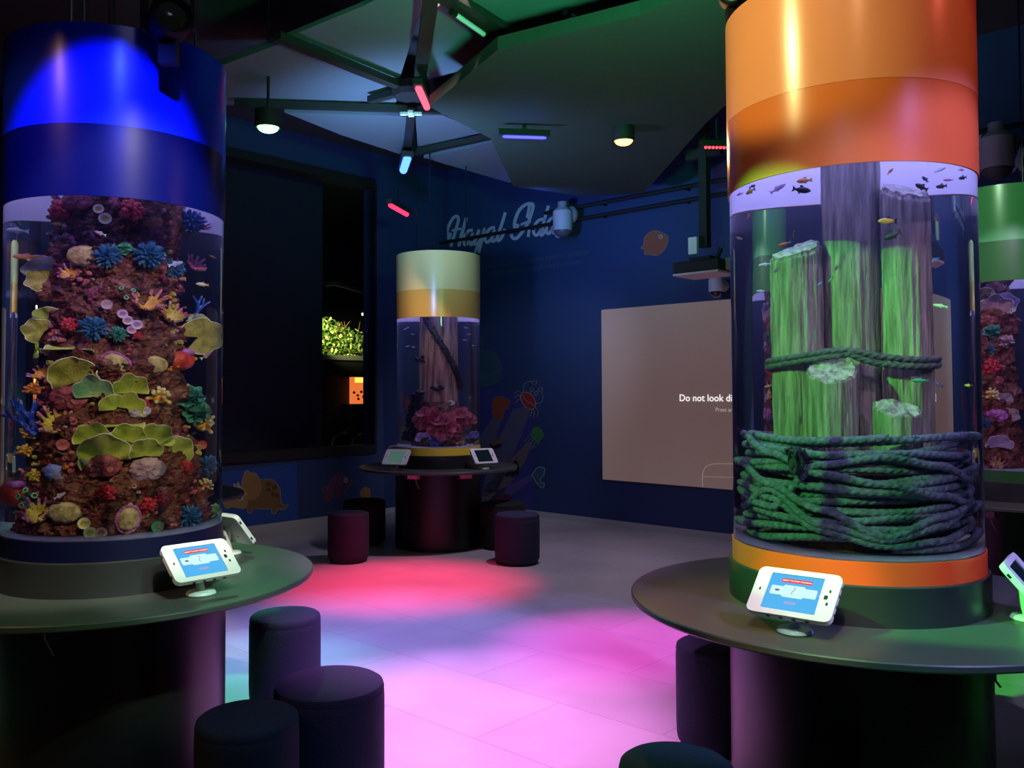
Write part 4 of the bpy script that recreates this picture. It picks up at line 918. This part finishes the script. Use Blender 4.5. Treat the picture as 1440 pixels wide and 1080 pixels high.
for e in [(22, 324, 44, 175, 'white', 'white', 'silvery white fish at the top left beside the reef', .02),
          (36, 361, 48, 178, 'orange', 'amber', 'long slim orange fish level with the pale green plate', .05),
          (82, 315, 20, 180, 'amber', 'pink', 'small orange fish beside the top left crimson coral', .1),
          (141, 328, 20, 160, 'mauve', 'white', 'glinting slim fish before the upper reef', .25),
          (290, 500, 26, 35, 'mauve', 'white', 'silver fish diving right of the tomato-red bulb coral', .05),
          (247, 371, 28, 20, 'lilac', 'white', 'slender pale fish crossing the right blue coral', .24),
          (285, 400, 26, 178, 'cream', 'amber', 'cream and orange fish above the right cobalt branches', .1),
          (299, 361, 14, 170, 'orange', 'orange', 'tiny orange fish near the right glass edge', .0),
          (120, 650, 22, 140, 'lilac', 'white', 'pale lilac fish under the largest green plate', .28),
          (84, 697, 22, 30, 'lilac', 'white', 'pale lilac fish before the lower left of the reef', .26),
          (11, 626, 12, 0, 'orange', 'orange', 'tiny orange fish at the far left glass edge', .0),
          (42, 665, 20, 15, 'black', 'black', 'dark small fish behind the yellow knobby coral', .0)]:
    fish(1, *e[:7], off=e[7], slim=.2 if e[2] > 40 else .26)

# ---------------------------------------------------------------- logs and ropes in the orange-topped aquarium
LOGM = mat('weathered_log', (.3, .28, .24), .75, noise_=(15, [(.28, (.12, .11, .09)), (.43, (.23, .21, .18)), (.55, (.34, .32, .28)), (.72, (.5, .48, .43))], (4, 4, .32)), bump=(34, 1, (4, 4, .4)))
LOGT = mat('log_end_grain', (.45, .45, .42), .8, noise_=(40, [(.3, (.14, .14, .13)), (.6, (.5, .5, .47))]), bump=(90, 1))
def log(i, c, r, z0, z1, label, tilt=(0, 0), slope=.03, seed=0, m=LOGM, nu=96, nz=140, amp=.006):
    vs = []; fs = []; cx, cy = c
    for k in range(nz+1):
        q = k/nz
        for j in range(nu):
            a = 2*PI*j/nu; zt = z1+slope*cos(a+seed)+.010*noise.noise(Vector((cos(a)*3, sin(a)*3, seed)))
            z = z0+(zt-z0)*q
            g = noise.noise(Vector((cos(a)*7, sin(a)*7, z*1.3+seed)))*.9+abs(noise.noise(Vector((cos(a)*18, sin(a)*18, z*1.8+seed*2))))*-1.1+.3*noise.noise(Vector((cos(a)*30, sin(a)*30, z*25)))
            rr = r*(1+.04*noise.noise(Vector((cos(a), sin(a), z*2+seed*3))))+amp*g
            if q > .985: rr -= .006
            vs.append(Vector((cx+rr*cos(a)+tilt[0]*(z-z0), cy+rr*sin(a)+tilt[1]*(z-z0), z)))
    for k in range(nz):
        for j in range(nu):
            a = k*nu+j; b = k*nu+(j+1) % nu; fs.append((a, b, b+nu, a+nu))
    top0 = nz*nu; mb = MB().add(vs, fs); body = mb
    t = thing('log', label, 'log', (0, 0, 0)); recv(body.build('bark', m, t, angle=3))
    # rough cut end
    e = MB(); R = 9; ring = vs[top0:]; cc = sum(ring, Vector())/nu; ev = []; ef = []
    for k in range(R+1):
        for j in range(nu):
            p = ring[j].lerp(cc, k/R); p = p+Vector((0, 0, .010*noise.noise(p*60)*(k > 0)+.008*noise.noise(p*25)*(k > 0))); ev.append(p)
    for k in range(R):
        for j in range(nu): ef.append((k*nu+j, k*nu+(j+1) % nu, (k+1)*nu+(j+1) % nu, (k+1)*nu+j))
    e.add(ev, ef); recv(e.build('cut_end', LOGT, t, angle=3)); return t
def log_px(i, xl, xr, y, ytop, off, label, **k):
    A = in_plane(i, xl, y, off); B = in_plane(i, xr, y, off); c = (A+B)/2; r = (A-B).length/2
    zt = in_plane(i, (xl+xr)/2, ytop, off+r*.3).z
    return log(i, (c.x, c.y), r, 1.281, zt, label, **k)
log_px(2, 1085, 1159, 480, 350, -.02, 'short-cut log at the left of the bundle, its slanted end lit green', slope=.03, seed=5.88)
log_px(2, 1157, 1239, 420, 180, -.06, 'tallest log, rising behind the orange band at the centre of the bundle', seed=5)
log_px(2, 1240, 1312, 480, 266, -.03, 'tall log at the right of the bundle with a rough slanted top', slope=.03, seed=4.31)
log_px(2, 1134, 1208, 580, 520, .13, 'short front log with a broad chopped top inside the rope tie', slope=.04, seed=5.1)
log_px(2, 1226, 1297, 600, 574, .13, 'shortest stump at the front right of the bundle above the rope coil', slope=.03, seed=4.6)
cx2, cy2 = TANKS[2]
log(2, (cx2, cy2), .235, ZGB+.005, 1.27, 'thick brown stump hidden inside the blue-grey rope coil', seed=8, m=mat('brown_stump', (.2, .1, .05), .8, noise_=(9, [(.3, (.06, .03, .02)), (.7, (.3, .16, .07))], (4, 4, .5))), slope=.0)
ROPE = mat('blue_grey_rope', (.1, .15, .25), .6, noise_=(60, [(.3, (.09, .11, .19)), (.7, (.26, .31, .48))]), bump=(300, .6))
def rope(pts, r, mb, twist=None, n=14, phase=0):
    """three-strand rope along a dense path"""
    pts = [Vector(p) for p in pts]; N = len(pts); vs = []; fs = []; tw = twist or 1/(r*1.7); L = 0; a = None
    for i, p in enumerate(pts):
        t = (pts[min(i+1, N-1)]-pts[max(i-1, 0)]).normalized()
        if a is None: a = t.cross(Z if abs(t.z) < .9 else Vector((1, 0, 0))).normalized()
        a = (a-t*a.dot(t)).normalized(); b = t.cross(a)
        if i: L += (p-pts[i-1]).length
        for k in range(n):
            q = 2*PI*k/n; rr = r*(.72+.30*abs(cos(1.5*(q+L*tw*2*PI/3+phase)))); vs.append(p+(a*cos(q)+b*sin(q))*rr)
    for i in range(N-1):
        for k in range(n):
            k2 = (k+1) % n; fs.append((i*n+k, i*n+k2, (i+1)*n+k2, (i+1)*n+k))
    fs.append(tuple(range(n-1, -1, -1))); fs.append(tuple((N-1)*n+k for k in range(n)))
    mb.add(vs, fs); return mb
C2 = Vector((cx2, cy2, 0))
# the big coil: one continuous rope
rr_ = random.Random(3); pts = []; turns = 17; zb = ZGB+.03; zt_ = 1.39; NT = 520
amps = [[(rr_.uniform(-1, 1), rr_.uniform(0, 6.28)) for _ in range(3)] for _ in range(turns+2)]
for s_ in range(turns*NT):
    u = s_/NT; k = int(u); q = u-k; a = 2*PI*q-PI*.5
    def wob(k): return sum(A*sin((m_+1)*a+ph)*w_ for m_, ((A, ph), w_) in enumerate(zip(amps[k], (.026, .016, .010))))
    wgt = q*q*(3-2*q); z = zb+(zt_-zb)*u/turns+wob(k)*(1-wgt)+wob(k+1)*wgt
    z = max(ZGB+.02, min(z, 1.405)); r = .277+.014*sin(u*2*PI*1.37)+.010*sin(u*5.1)
    pts.append(C2+Vector((r*cos(a), r*sin(a), z)))
cm_ = MB(); rope(pts, .0145, cm_)
t = thing('coiled_rope', 'thick blue-grey rope coiled round the base of the logs', 'rope')
recv(cm_.build('coil', ROPE, t, angle=3))
# two loose wraps crossing the front diagonally
cr = MB(); tcam = math.atan2(-cy2, -cx2)
def wrap(zs, r, a0=-1.5, a1=1.5):
    p = []; n = 260
    for k in range(n+1):
        q = k/n; a = tcam+a0+(a1-a0)*q; x = q*(len(zs)-1); j = min(int(x), len(zs)-2); f_ = x-j; f_ = f_*f_*(3-2*f_)
        p.append(C2+Vector((r*cos(a), r*sin(a), zs[j]+(zs[j+1]-zs[j])*f_)))
    return p
for zs, r in (((1.39, 1.33, 1.27, 1.24, 1.2, 1.16), .305), ((1.12, 1.20, 1.10, 1.06, 1.10, 1.17), .306), ((1.15, 1.14, 1.30, 1.33, 1.3, 1.24), .303), ((1.28, 1.22, 1.15, 1.07, 1.13, 1.16), .309), ((1.2, 1.17, 1.08, 1.04, 1.05, 1.08), .30)):
    rope(wrap(zs, r), .0142, cr)
recv(cr.build('crossing_wraps', ROPE, t, angle=3))
kn = MB(); kp = in_plane(2, 1118, 652, .30)
for k in range(9):
    d = Vector((rr_.uniform(-.6, .6), rr_.uniform(-.6, .6), 1)).normalized(); p = [kp+Vector((sin(q*1.5+k)*.010, cos(q*1.3+k)*.008, 0))+d*(.045*cos(q)+.01)+Z.cross(d)*.03*sin(q) for q in [x*.15 for x in range(42)]]
    rope(p, .0065, kn)
recv(kn.build('knot', mat('knot_rope', (.05, .07, .11), .7, bump=(200, .8)), t, angle=3))
# rope tie around the upright logs
tie = MB(); hull = []
for off_z, ph in ((0, 0), (-.027, .6)):
    p = []
    for k in range(601):
        a = 2*PI*k/600; e = Vector((cos(a), sin(a), 0)); X = Z.cross(Vector((-cx2, -cy2, 0)).normalized()); f_ = e.dot(X)
        d_ = e.dot(Vector((-cx2, -cy2, 0)).normalized())
        wx, wy = .215, (.105 if d_ > 0 else .15); r = 1/math.sqrt((f_/wx)**2+(d_/wy)**2)
        p.append(C2+e*r+Z*(1.665+off_z*(abs(f_)**.5)+.012*sin(2*a+ph)+.014*d_*abs(d_)))
    rope(p, .0125, tie)
tag(recv(tie.build('rope_tie', mat('grey_rope', (.07, .08, .10), .65, noise_=(60, [(.3, (.03, .035, .045)), (.7, (.13, .14, .17))])), angle=3)), 'dark grey doubled rope tied round the upright logs', 'rope')
F2 = [(1055, 269, 24, 200, 'amber', 'black', 'orange and black fish at the top left under the orange band', .2),
      (1040, 273, 20, 185, 'mauve', 'mauve', 'pale grey fish at the top left glass edge', .15), (1094, 265, 30, 30, 'mauve', 'mauve', 'pale translucent fish rising near the top left', .1),
      (1131, 254, 26, 180, 'orange', 'amber', 'plump orange fish near the top, left of the tallest log', .2), (1127, 267, 32, 345, 'black', 'black', 'black fish nosing down under the plump orange one', .25),
      (1058, 262, 14, 10, 'black', 'blue', 'small dark fish near the top left glass', .1),
      (1252, 241, 14, 50, 'tomato', 'tomato', 'small red fish above the right log', .2), (1322, 239, 20, 25, 'white', 'white', 'white fish at the top right', .1),
      (1296, 263, 24, 150, 'black', 'black', 'black fish over the right log top', .25), (1324, 262, 20, 185, 'black', 'black', 'round black fish right of the right log', .18),
      (1334, 253, 18, 180, 'pink', 'white', 'pale pink fish at the right near the band', .05), (1354, 250, 18, 190, 'black', 'black', 'black fish at the right glass edge', .1),
      (1301, 252, 14, 120, 'black', 'black', 'small black fish above the other black ones', -.05), (1352, 239, 12, 0, 'tomato', 'black', 'tiny dark red fish tucked under the band at right', .1),
      (1248, 311, 30, 175, 'amber', 'black', 'yellow-headed fish with black tail before the right log', .25), (1255, 331, 30, 205, 'black', 'black', 'slim black fish below the yellow-headed one', .25),
      (1116, 330, 14, 85, 'black', 'black', 'small dark fish upright above the short-cut log', .15), (1052, 304, 12, 60, 'orange', 'rose', 'tiny coral-coloured fish at the left edge', .0),
      (1039, 335, 15, 160, 'gold', 'white', 'tiny yellow fish at the left glass edge', .0), (1103, 343, 22, 195, 'tomato', 'blue', 'red and blue fish over the short-cut log top', .15),
      (1075, 372, 22, 185, 'lilac', 'lilac', 'pale slim fish left of the short-cut log', .05), (1069, 409, 14, 175, 'lilac', 'lilac', 'tiny pale fish in the blue water at left', .0),
      (1153, 399, 12, 210, 'violetblue', 'blue', 'bright blue small fish between the left logs', .25), (1168, 393, 14, 230, 'green', 'black', 'small greenish fish beside the bright blue one', .25),
      (1316, 365, 14, 30, 'violetblue', 'lilac', 'tiny blue fish at the right log edge', .15), (1322, 430, 22, 165, 'white', 'white', 'white fish at right against the projected picture', .0),
      (1294, 535, 28, 180, 'green', 'teal', 'shiny green fish below the rope tie', .22), (1320, 541, 16, 150, 'violetblue', 'black', 'blue-headed dark fish right of the shiny green one', .2),
      (1080, 543, 14, 200, 'rose', 'green', 'small pink fish left of the bundle below the tie', .1), (1288, 615, 13, 0, 'blue', 'black', 'small dark fish before the shortest stump', .28),
      (1352, 633, 16, 180, 'tomato', 'orange', 'small red fish at lower right near the coil', .05), (1362, 542, 14, 180, 'orange', 'orange', 'tiny orange fish at the right glass edge', .0)]
for e in F2: fish(2, *e[:7], off=e[7], spp=.00185, slim=.36 if e[4] in ('black', 'orange', 'amber') else .26)

# ---------------------------------------------------------------- the far aquariums
c3 = in_plane(3, 617, 540, 0)
log(3, (c3.x, c3.y), .150, 1.42, 2.85, 'weathered pinkish log standing in the yellow-topped aquarium', seed=4, m=mat('pink_log', (.4, .3, .27), .75, noise_=(7, [(.3, (.1, .06, .05)), (.45, (.28, .17, .14)), (.6, (.5, .36, .32)), (.75, (.6, .5, .46))], (5, 5, .5)), bump=(26, 1, (4, 4, .4))), slope=.0)
RF3T = [(.98, .20), (1.10, .20), (1.22, .18), (1.3, .15), (1.42, .155), (1.46, .155)]
RF3 = lerp_tab(RF3T)
reef(3, RF3T, 'reef_rock', 'brown mossy rock base under the log in the yellow-topped aquarium', 'rock', mat('brown_rock', (.12, .08, .06), .7, noise_=(16, [(.3, (.05, .03, .025)), (.5, (.22, .12, .10)), (.7, (.4, .3, .22))]), bump=(60, .9)), .02, z1=1.455, nu=120, nz=90)
for e in [('leafy', 642, 590, 40, 'pink ruffled coral at right on the far rock', ('rose',)), ('leafy', 602, 588, 40, 'pink ruffled coral at left on the far rock', ('rose',)), ('leafy', 622, 600, 44, 'pink ruffled coral in the middle of the far rock', ('rose',)), ('leafy', 655, 592, 26, 'pink ruffled coral at the right tip of the far rock', ('rose',)),
          ('plate', 596, 615, 20, 'lilac plate coral at the lower left in the far aquarium', ('lilac',)), ('fingers', 632, 607, 16, 'golden finger coral in the middle in the far aquarium', ('gold', 'gold')), ('fingers', 646, 625, 16, 'yellow finger coral near the floor in the far aquarium', ('gold',)),
          ('leafy', 612, 622, 16, 'blue-grey leafy coral near the floor in the far aquarium', ('violetblue',)), ('plate', 664, 612, 16, 'violet-blue plate coral at the right in the far aquarium', ('violetblue',)), ('fingers', 571, 605, 12, 'small yellow finger coral at the left in the far aquarium', ('gold', 'gold')), ('fingers', 671, 624, 12, 'small yellow finger coral at the right edge in the far aquarium', ('gold', 'gold')),
          ('crust', 634, 567, 10, 'pale knob on top of the far rock', ('white',)), ('crust', 590, 580, 10, 'lilac knob at the upper left of the far rock', ('lilac',)), ('crust', 642, 617, 14, 'wine red lump low in the far aquarium', ('wine',))]:
    coral(3, RF3, e[0], e[1], e[2], e[3]*1.15, e[4], e[5], spp=.0062)
ch = MB(); rs = random.Random(5)
for k in range(46):
    q = k/45; a = math.radians(-150+150*q); z = 2.42-.82*q; p = Vector((TANKS[3][0]+.168*cos(a), TANKS[3][1]+.168*sin(a), z)); ch.ball(p, (.024+rs.random()*.012, .02, .02+rs.random()*.012), 8, 5)
    ch.ball(p+Vector((rs.uniform(-.02, .02), -.01, rs.uniform(-.03, .03))), .014, 6, 4)
tag(recv(ch.build('mussel_string', mat('mussel_black', (.02, .018, .03), .3))), 'dark string of mussels winding down the pinkish log', 'mussels')
ch = MB()
for k in range(60):
    q = k/59; px_ = 588-14*q+6*sin(k*1.3); py_ = 552+66*q; P, n = on_reef(3, px_, py_, .205); ch.ball(P, .018+rs.random()*.014, 7, 5)
tag(recv(ch.build('mussel_clump', mat('mussel_black', (.02, .018, .03), .3))), 'dark mussel clump down the left of the far rock', 'mussels')
for x_, y_, lb in ((592, 505, 'dark mussel cluster at the left edge of the pinkish log'), (614, 546, 'dark mussel cluster at the foot of the pinkish log')):
    ch = MB(); P, n = on_reef(3, x_, y_, .165)
    for k in range(8): ch.ball(P+Vector((rs.uniform(-.05, .05), 0, rs.uniform(-.03, .03))), .02, 7, 5)
    tag(recv(ch.build('mussel_cluster', mat('mussel_black', (.02, .018, .03), .3))), lb, 'mussels')
for n_, (x_, y_, L) in enumerate([(573, 461, 7), (580, 470, 6), (573, 487, 7), (581, 488, 6), (569, 463, 6), (655, 461, 7), (660, 470, 8), (654, 478, 7), (665, 486, 6), (660, 452, 6), (660, 583, 8)]):
    fish(3, x_, y_, L, 175 if n_ % 2 else 10, 'lilac', 'lilac', 'tiny pale fish %s in the far yellow-topped aquarium' % ['top left, second row', 'left beside the log top', 'left, lowest pair', 'left, lowest pair nearer the log', 'top left by the glass', 'top right, highest but one', 'right, brightest of the row', 'right beside the log', 'right by the glass', 'right under the band', 'low on the right'][n_], off=.05, spp=.0058)
RF4T = [(.98, .19), (1.2, .18), (1.5, .16), (2.0, .15), (2.9, .15)]; RF4 = lerp_tab(RF4T)
reef(4, RF4T, 'reef_rock', 'purple-lit reef rock column in the green-banded aquarium', 'rock', ROCK, .034, seed=40, nu=160, nz=200, cx_off=OFFS[4])
for e in [('plate', 1397, 430, 44, 'large pale fan coral at the top in the green-banded aquarium', ('mauve',), dict(roll=0)), ('plate', 1412, 425, 34, 'lilac fan coral at the top right in the green-banded aquarium', ('lilac',), dict(roll=-40)), ('plate', 1384, 412, 24, 'tan fan coral just under the green band', ('tan',)),
          ('leafy', 1394, 466, 26, 'bluish leafy coral in the upper green-banded aquarium', ('teal',)), ('leafy', 1412, 480, 24, 'mauve leafy coral at right in the green-banded aquarium', ('mauve',)), ('spiky', 1390, 490, 20, 'blue spiky coral in the green-banded aquarium', ('blue',)),
          ('beads', 1393, 517, 32, 'crimson bead coral in the green-banded aquarium', ('red',)), ('fingers', 1394, 556, 28, 'amber finger coral in the green-banded aquarium', ('amber',)), ('plate', 1410, 560, 24, 'violet plate coral at right in the green-banded aquarium', ('lilac',)), ('crust', 1400, 585, 30, 'purple crusted coral in the green-banded aquarium', ('purple',)),
          ('plate', 1420, 583, 24, 'mauve plate coral jutting right in the green-banded aquarium', ('mauve',), dict(roll=-60)), ('plate', 1404, 622, 34, 'lilac plate coral low in the green-banded aquarium', ('lilac',)), ('fan', 1402, 655, 26, 'pink and cream hand coral near the floor in the green-banded aquarium', ('tan', 'pink')), ('disc', 1386, 660, 10, 'small magenta polyp near the floor in the green-banded aquarium', ('pink', 'purple')),
          ('spiky', 1384, 595, 20, 'dark blue spiky coral low in the green-banded aquarium', ('blue',)), ('crust', 1388, 450, 26, 'wine crusted coral under the pale fan in the green-banded aquarium', ('wine',)), ('crust', 1394, 535, 30, 'wine crusted coral under the crimson beads', ('wine',))]:
    coral(4, lambda z: RF4(z), e[0], e[1], e[2], e[3], e[4], e[5], e[6] if len(e) > 6 else {}, spp=.0042)
reef(5, RF4T, 'reef_rock', 'reef rock column in the aquarium behind the blue-topped one', 'rock', ROCK, .034, seed=80, nu=80, nz=100)

# ---------------------------------------------------------------- the room seen through the window
def LWp(px, py, off): return pxL(px, py, -off)
BW = mat('back_room_navy', (.022, .028, .06), .6)
mb = MB(); room_box(mb, -1.0, -.95, (LWp(450, 550, 1.0)-K).dot(W), 7.5, 0, 4.4); struct('wall_partition', mb, BW)
mb = MB(); room_box(mb, -5.2, -5.1, -4, 7.5, 0, 4.4); struct('wall_back_room', mb, mat('near_black_wall', (.008, .01, .012), .7))
mb = MB(); room_box(mb, -5.2, -.25, -4, 7.5, 4.4, 4.5); struct('ceiling_back_room', mb, mat('near_black_wall', (.008, .01, .012), .7))
def pl_box(x0, y0, x1, y1, off, depth, m, name=None, parent=None):
    """box whose front face spans the given photograph rectangle on the plane `off` behind the left wall"""
    a = LWp(x0, y1, off); b = LWp(x1, y0, off); sa = (a-K).dot(W); sb = (b-K).dot(W)
    return room_box(MB(), -off-depth, -off, min(sa, sb), max(sa, sb), min(a.z, b.z), max(a.z, b.z))
t = thing('planter_cabinet', 'black cabinet under the lit plants behind the window', 'cabinet')
pl_box(440, 505, 524, 650, 2.4, .8, BLACKM).build('body', BLACKM, t, smooth=False); pl_box(440, 501, 524, 505, 2.38, .84, None).build('rim', mat('grey_rim', (.2, .2, .18), .4), t, smooth=False)
pt = thing('terrarium_plants', 'lit yellow-green bushy plants on the cabinet behind the window', 'plant')
rs = random.Random(11); lf = MB(); lf2 = MB()
for k in range(1400):
    q = rs.random(); x_ = 450+rs.betavariate(1.1, 1.6)*66; lim = 440+28*((x_-450)/66)+rs.uniform(0, 20); y_ = rs.uniform(lim, 500); P = LWp(x_, y_, 2.5+rs.random()*.5); s = .03+rs.random()*.03
    d = Vector((rs.uniform(-1, 1), rs.uniform(-1, 1), rs.uniform(-.5, 1))).normalized(); e = d.cross(Z).normalized() if abs(d.z) < .95 else U
    (lf if k % 2 else lf2).add([P-d*s, P+e*s*.5, P+d*s, P-e*s*.5+Z*.01], [(0, 1, 2), (0, 2, 3)])
lf.build('pale_leaves', mat('pale_leaf', (.6, .7, .2), .5), pt, smooth=False); lf2.build('dark_leaves', mat('dark_leaf', (.1, .22, .05), .5), pt, smooth=False)
stm = MB()
for k in range(7):
    a_ = LWp(455+k*8, 500, 2.7); stm.tube([a_, a_+Vector((rs.uniform(-.1, .1), 0, .25)), a_+Vector((rs.uniform(-.2, .2), 0, .55))], [.02, .014, .006], 6)
stm.build('stems', mat('stem_brown', (.15, .08, .04), .7), pt)
t = thing('backroom_aquarium', 'small orange-lit aquarium low behind the window', 'aquarium')
pl_box(497, 530, 516, 568, 2.28, .1, None).build('lit_back', emis('orange_water', (1, .22, .05), .75), t, smooth=False)
[pl_box(490, q, 520, q+3, 2.24, .15, None).build('frame_rail', BLACKM, t, smooth=False) for q in (527, 568)]
pl_box(492, 571, 520, 622, 2.28, .1, None).build('lower_tank', mat('murky_tank', (.05, .07, .06), .2), t, smooth=False)
pl_box(500, 531, 512, 538, 2.26, .02, None).build('tank_bulb', emis('yellow_bulb', (1, .8, .1), 1.2), t, smooth=False)
for x_, y_ in ((498, 552), (503, 556), (508, 551), (511, 558), (504, 561)): MB().ball(LWp(x_, y_, 2.26), .022, 7, 5).build('rock', mat('dark_red_rock', (.12, .02, .01), .6), t)
for x_, lb, h_ in ((467, 'chrome curved chair back behind the window, left one', 0), (495, 'chrome curved chair back behind the window, right one', 2)):
    t = MB().tube([LWp(x_, 648, 1.6), LWp(x_, 622+h_, 1.6), LWp(x_+3, 614+h_, 1.6), LWp(x_+12, 609+h_, 1.6), LWp(x_+20, 609+h_, 1.6)], .018, 10)
    tag(t.build('chair_frame', mat('dull_chrome', (.5, .47, .4), .3, .9)), lb, 'chair')
tag(MB().tube([LWp(468, 592, 1.9), LWp(500, 628, 1.9)], .03, 8).build('stair_rail', BLACKM), 'black slanting handrail behind the window', 'handrail')
p = LWp(514, 442, 3.2); t = thing('round_downlight', 'warm white round lamp in the room behind the window', 'light', p)
MB().ball((0, 0, 0), (.07, .07, .03), 16, 8).build('bulb', emis('warm_lamp', (1, .8, .6), 6), t); MB().lathe([(0, .02), (.09, .02), (.09, .06), (0, .06)], 20).build('housing', BLACKM, t); MB().tube([(0, 0, .05), (0, 0, 4.4-p.z)], .008, 6).build('cord', BLACKM, t)
tag(MB().tube([LWp(456, 400, 2.2), LWp(470, 398, 2.2), LWp(520, 412, 2.2)], .04, 8).build('ceiling_duct', mat('dim_duct', (.05, .05, .06), .5)), 'dim grey duct at the top of the back room', 'duct')



# ---------------------------------------------------------------- lights
def look(loc, tgt):
    return (Vector(tgt)-Vector(loc)).to_track_quat('-Z', 'Y').to_euler()
def spot(name, loc, tgt, col, e, ang, blend=.3, r=.04, caustic=False):
    l = bpy.data.lights.new(name, 'SPOT'); l.color = col; l.energy = e; l.spot_size = math.radians(ang); l.spot_blend = blend
    l.shadow_soft_size = r; l.cycles.is_caustics_light = caustic
    o = bpy.data.objects.new(name, l); COL.objects.link(o); o.location = loc; o.rotation_euler = look(loc, tgt); return o
def point(name, loc, col, e, r=.1):
    l = bpy.data.lights.new(name, 'POINT'); l.color = col; l.energy = e; l.shadow_soft_size = r
    o = bpy.data.objects.new(name, l); COL.objects.link(o); o.location = loc; return o
G = (.3, 1, .22)
# floor pools
spot('magenta_spot', (-.1, 4.0, 3.5), (-.1, 4.1, 0), (1, .30, 1), 1150, 42, .95, .05)
spot('magenta_spot_right', (.6, 5.7, 3.5), (.8, 5.35, 0), (1, .07, .8), 700, 32, .95, .05)
spot('violet_spot', (-.8, 5.4, 3.5), (-.8, 5.5, 0), (.32, .25, 1), 620, 50, .9, .05)
spot('cyan_spot', (-1.5, 5.0, 3.5), (-1.4, 5.0, 0), (.15, .75, 1), 260, 28, .8, .05)
spot('red_spot', (-.6, 7.0, 3.5), (-.75, 7.05, 0), (1, .01, .13), 1000, 40, .9, .05)
spot('green_floor', (-1.5, 4.6, 3.4), (-1.36, 4.5, 0), (.03, 1, .15), 260, 12, .3, .04)
spot('far_violet', (.6, 7.4, 3.5), (.4, 7.6, 0), (.8, .65, 1), 130, 95, .9, .05)
# lamps and added spots round the aquariums
spot('green_spot_T2', (-1.75, 1.9, 3.75), (1.2, 3.05, 1.42), (.11, 1, .14), 1700, 19.4, .06, .05, True)
spot('lime_band', (-1.75, 1.9, 3.8), (1.2, 3.05, 2.8), (.85, .80, .30), 380, 17, .3, .045)
spot('front_T4', (2.6, 3.7, 3.5), (3.5, 5.9, 1.6), (.85, .6, 1), 260, 36, .2, .05, True)
spot('front_T2', (-.1, .2, 4.1), (1.25, 3.1, 1.4), (.65, .7, 1), 240, 21, .3, .05, True)
spot('blue_stools', (.9, 1.6, 3.6), (-.85, 3.6, .4), (.1, .3, 1), 130, 26, .5, .05)
spot('amber_spot', tuple(PA-Z*.12), (1.1, 3.6, 2.3), (1, .5, .15), 80, 44, .4, .06)
spot('red_side', (3.4, 2.0, 3.9), (1.5, 3.1, 2.35), (1, .15, .10), 55, 28, .2, .05)
spot('orange_front', (.75, .4, 4.1), (1.25, 3.0, 2.35), (1, .55, .3), 60, 22, .1, .05)
spot('green_table', (-.3, 1.2, 3.9), (1.3, 2.5, .8), (.15, 1, .25), 300, 18, .8, .05)
spot('blue_T1', (-.4, .9, 4.0), (-1.5, 3.25, 2.35), (.02, .04, 1), 1100, 16.5, .2, .05)
spot('warm_left', (-3.0, 1.4, 3.7), (-1.5, 3.4, 1.2), (1, .45, .2), 60, 50, .3, .05, True)
spot('front_T1', (.3, 1.0, 4.1), (-1.5, 3.4, 1.6), (1, .85, .8), 700, 24, .3, .06, True)
spot('green_T1', tuple(PG-Z*.12), (-1.5, 3.9, 0.8), (.2, 1, .45), 90, 60, .4, .06)
spot('mint_T1', (1.6, 1.2, 4.0), (-1.35, 3.5, 1.2), (.4, 1, .5), 340, 22, .3, .05, True)
spot('warm_T2_tablet', (.1, .3, 4.0), (.93, 2.72, .88), (1, .78, .45), 480, 9, .3, .05)  # added narrow spot that warms the right-hand tablet
spot('warm_T1_tablet', (.9, .5, 4.0), (-1.12, 3.25, .88), (.9, 1, .75), 330, 9, .3, .05)
spot('violet_T2', (2.9, .6, 3.9), (1.4, 3.0, 1.4), (.35, .25, 1), 600, 30, .3, .05, True)
spot('amber_T3', (-.2, 4.4, 4.3), (-.58, 8.6, 2.3), (1, .75, .6), 520, 24, .1, .05, True)
spot('green_T4', (1.9, 4.2, 3.5), (3.6, 6.0, 2.4), (.6, 1, .6), 80, 34, .2, .05)
spot('dino_fill', (-.9, 7.0, 3.5), (-2.7, 9.6, .5), (.9, .8, .75), 75, 34, .8, .05)  # added spot to brighten the dinosaur, no fixture of its own
# wall washers, bar lights and an added wall spot
spot('blue_wall', (.3, 8.6, 3.4), (1.2, 10.3, 3.9), (.06, .12, 1), 26, 120, .9, .1)
spot('wall_low', (1.2, 7.8, 3.5), (.2, 11.0, 1.1), (.7, .7, 1), 120, 55, .9, .1)  # added spot to lift the dark mural animals
spot('blue_ceiling', (-.9, 6.5, 2.6), (-.3, 7.6, 3.9), (.25, .5, 1), 170, 140, .9, .1)
spot('green_ceiling', (.5, 3.2, 2.7), (.5, 4.9, 3.95), (.1, 1, .35), 240, 100, .9, .1)
spot('plants_lamp', tuple(LWp(462, 420, 1.7)), tuple(LWp(475, 480, 2.8)), (1, 1, .45), 180, 50, .8, .05)
point('fill', (0, 1, 4.3), (.6, .65, 1), 16, .5)


w = bpy.data.worlds.new('w'); S.world = w; w.use_nodes = True
w.node_tree.nodes['Background'].inputs[0].default_value = (.1, .12, .2, 1); w.node_tree.nodes['Background'].inputs[1].default_value = .02

# ---------------------------------------------------------------- camera
cam = bpy.data.cameras.new('camera'); co = bpy.data.objects.new('camera', cam); COL.objects.link(co)
cam.sensor_width = 36; cam.lens = F*36/1440; cam.shift_x = -CX/1440; cam.shift_y = CY/1440
co.location = O
co.rotation_euler = (Matrix.Rotation(PI/2+PITCH, 4, 'X') @ Matrix.Rotation(-ROLL, 4, 'Z')).to_euler()
cam.clip_start = .05; S.camera = co
S.view_settings.view_transform = 'Standard'; S.view_settings.look = 'None'; S.view_settings.gamma = 1; S.view_settings.use_curve_mapping = False
S.view_settings.exposure = .15
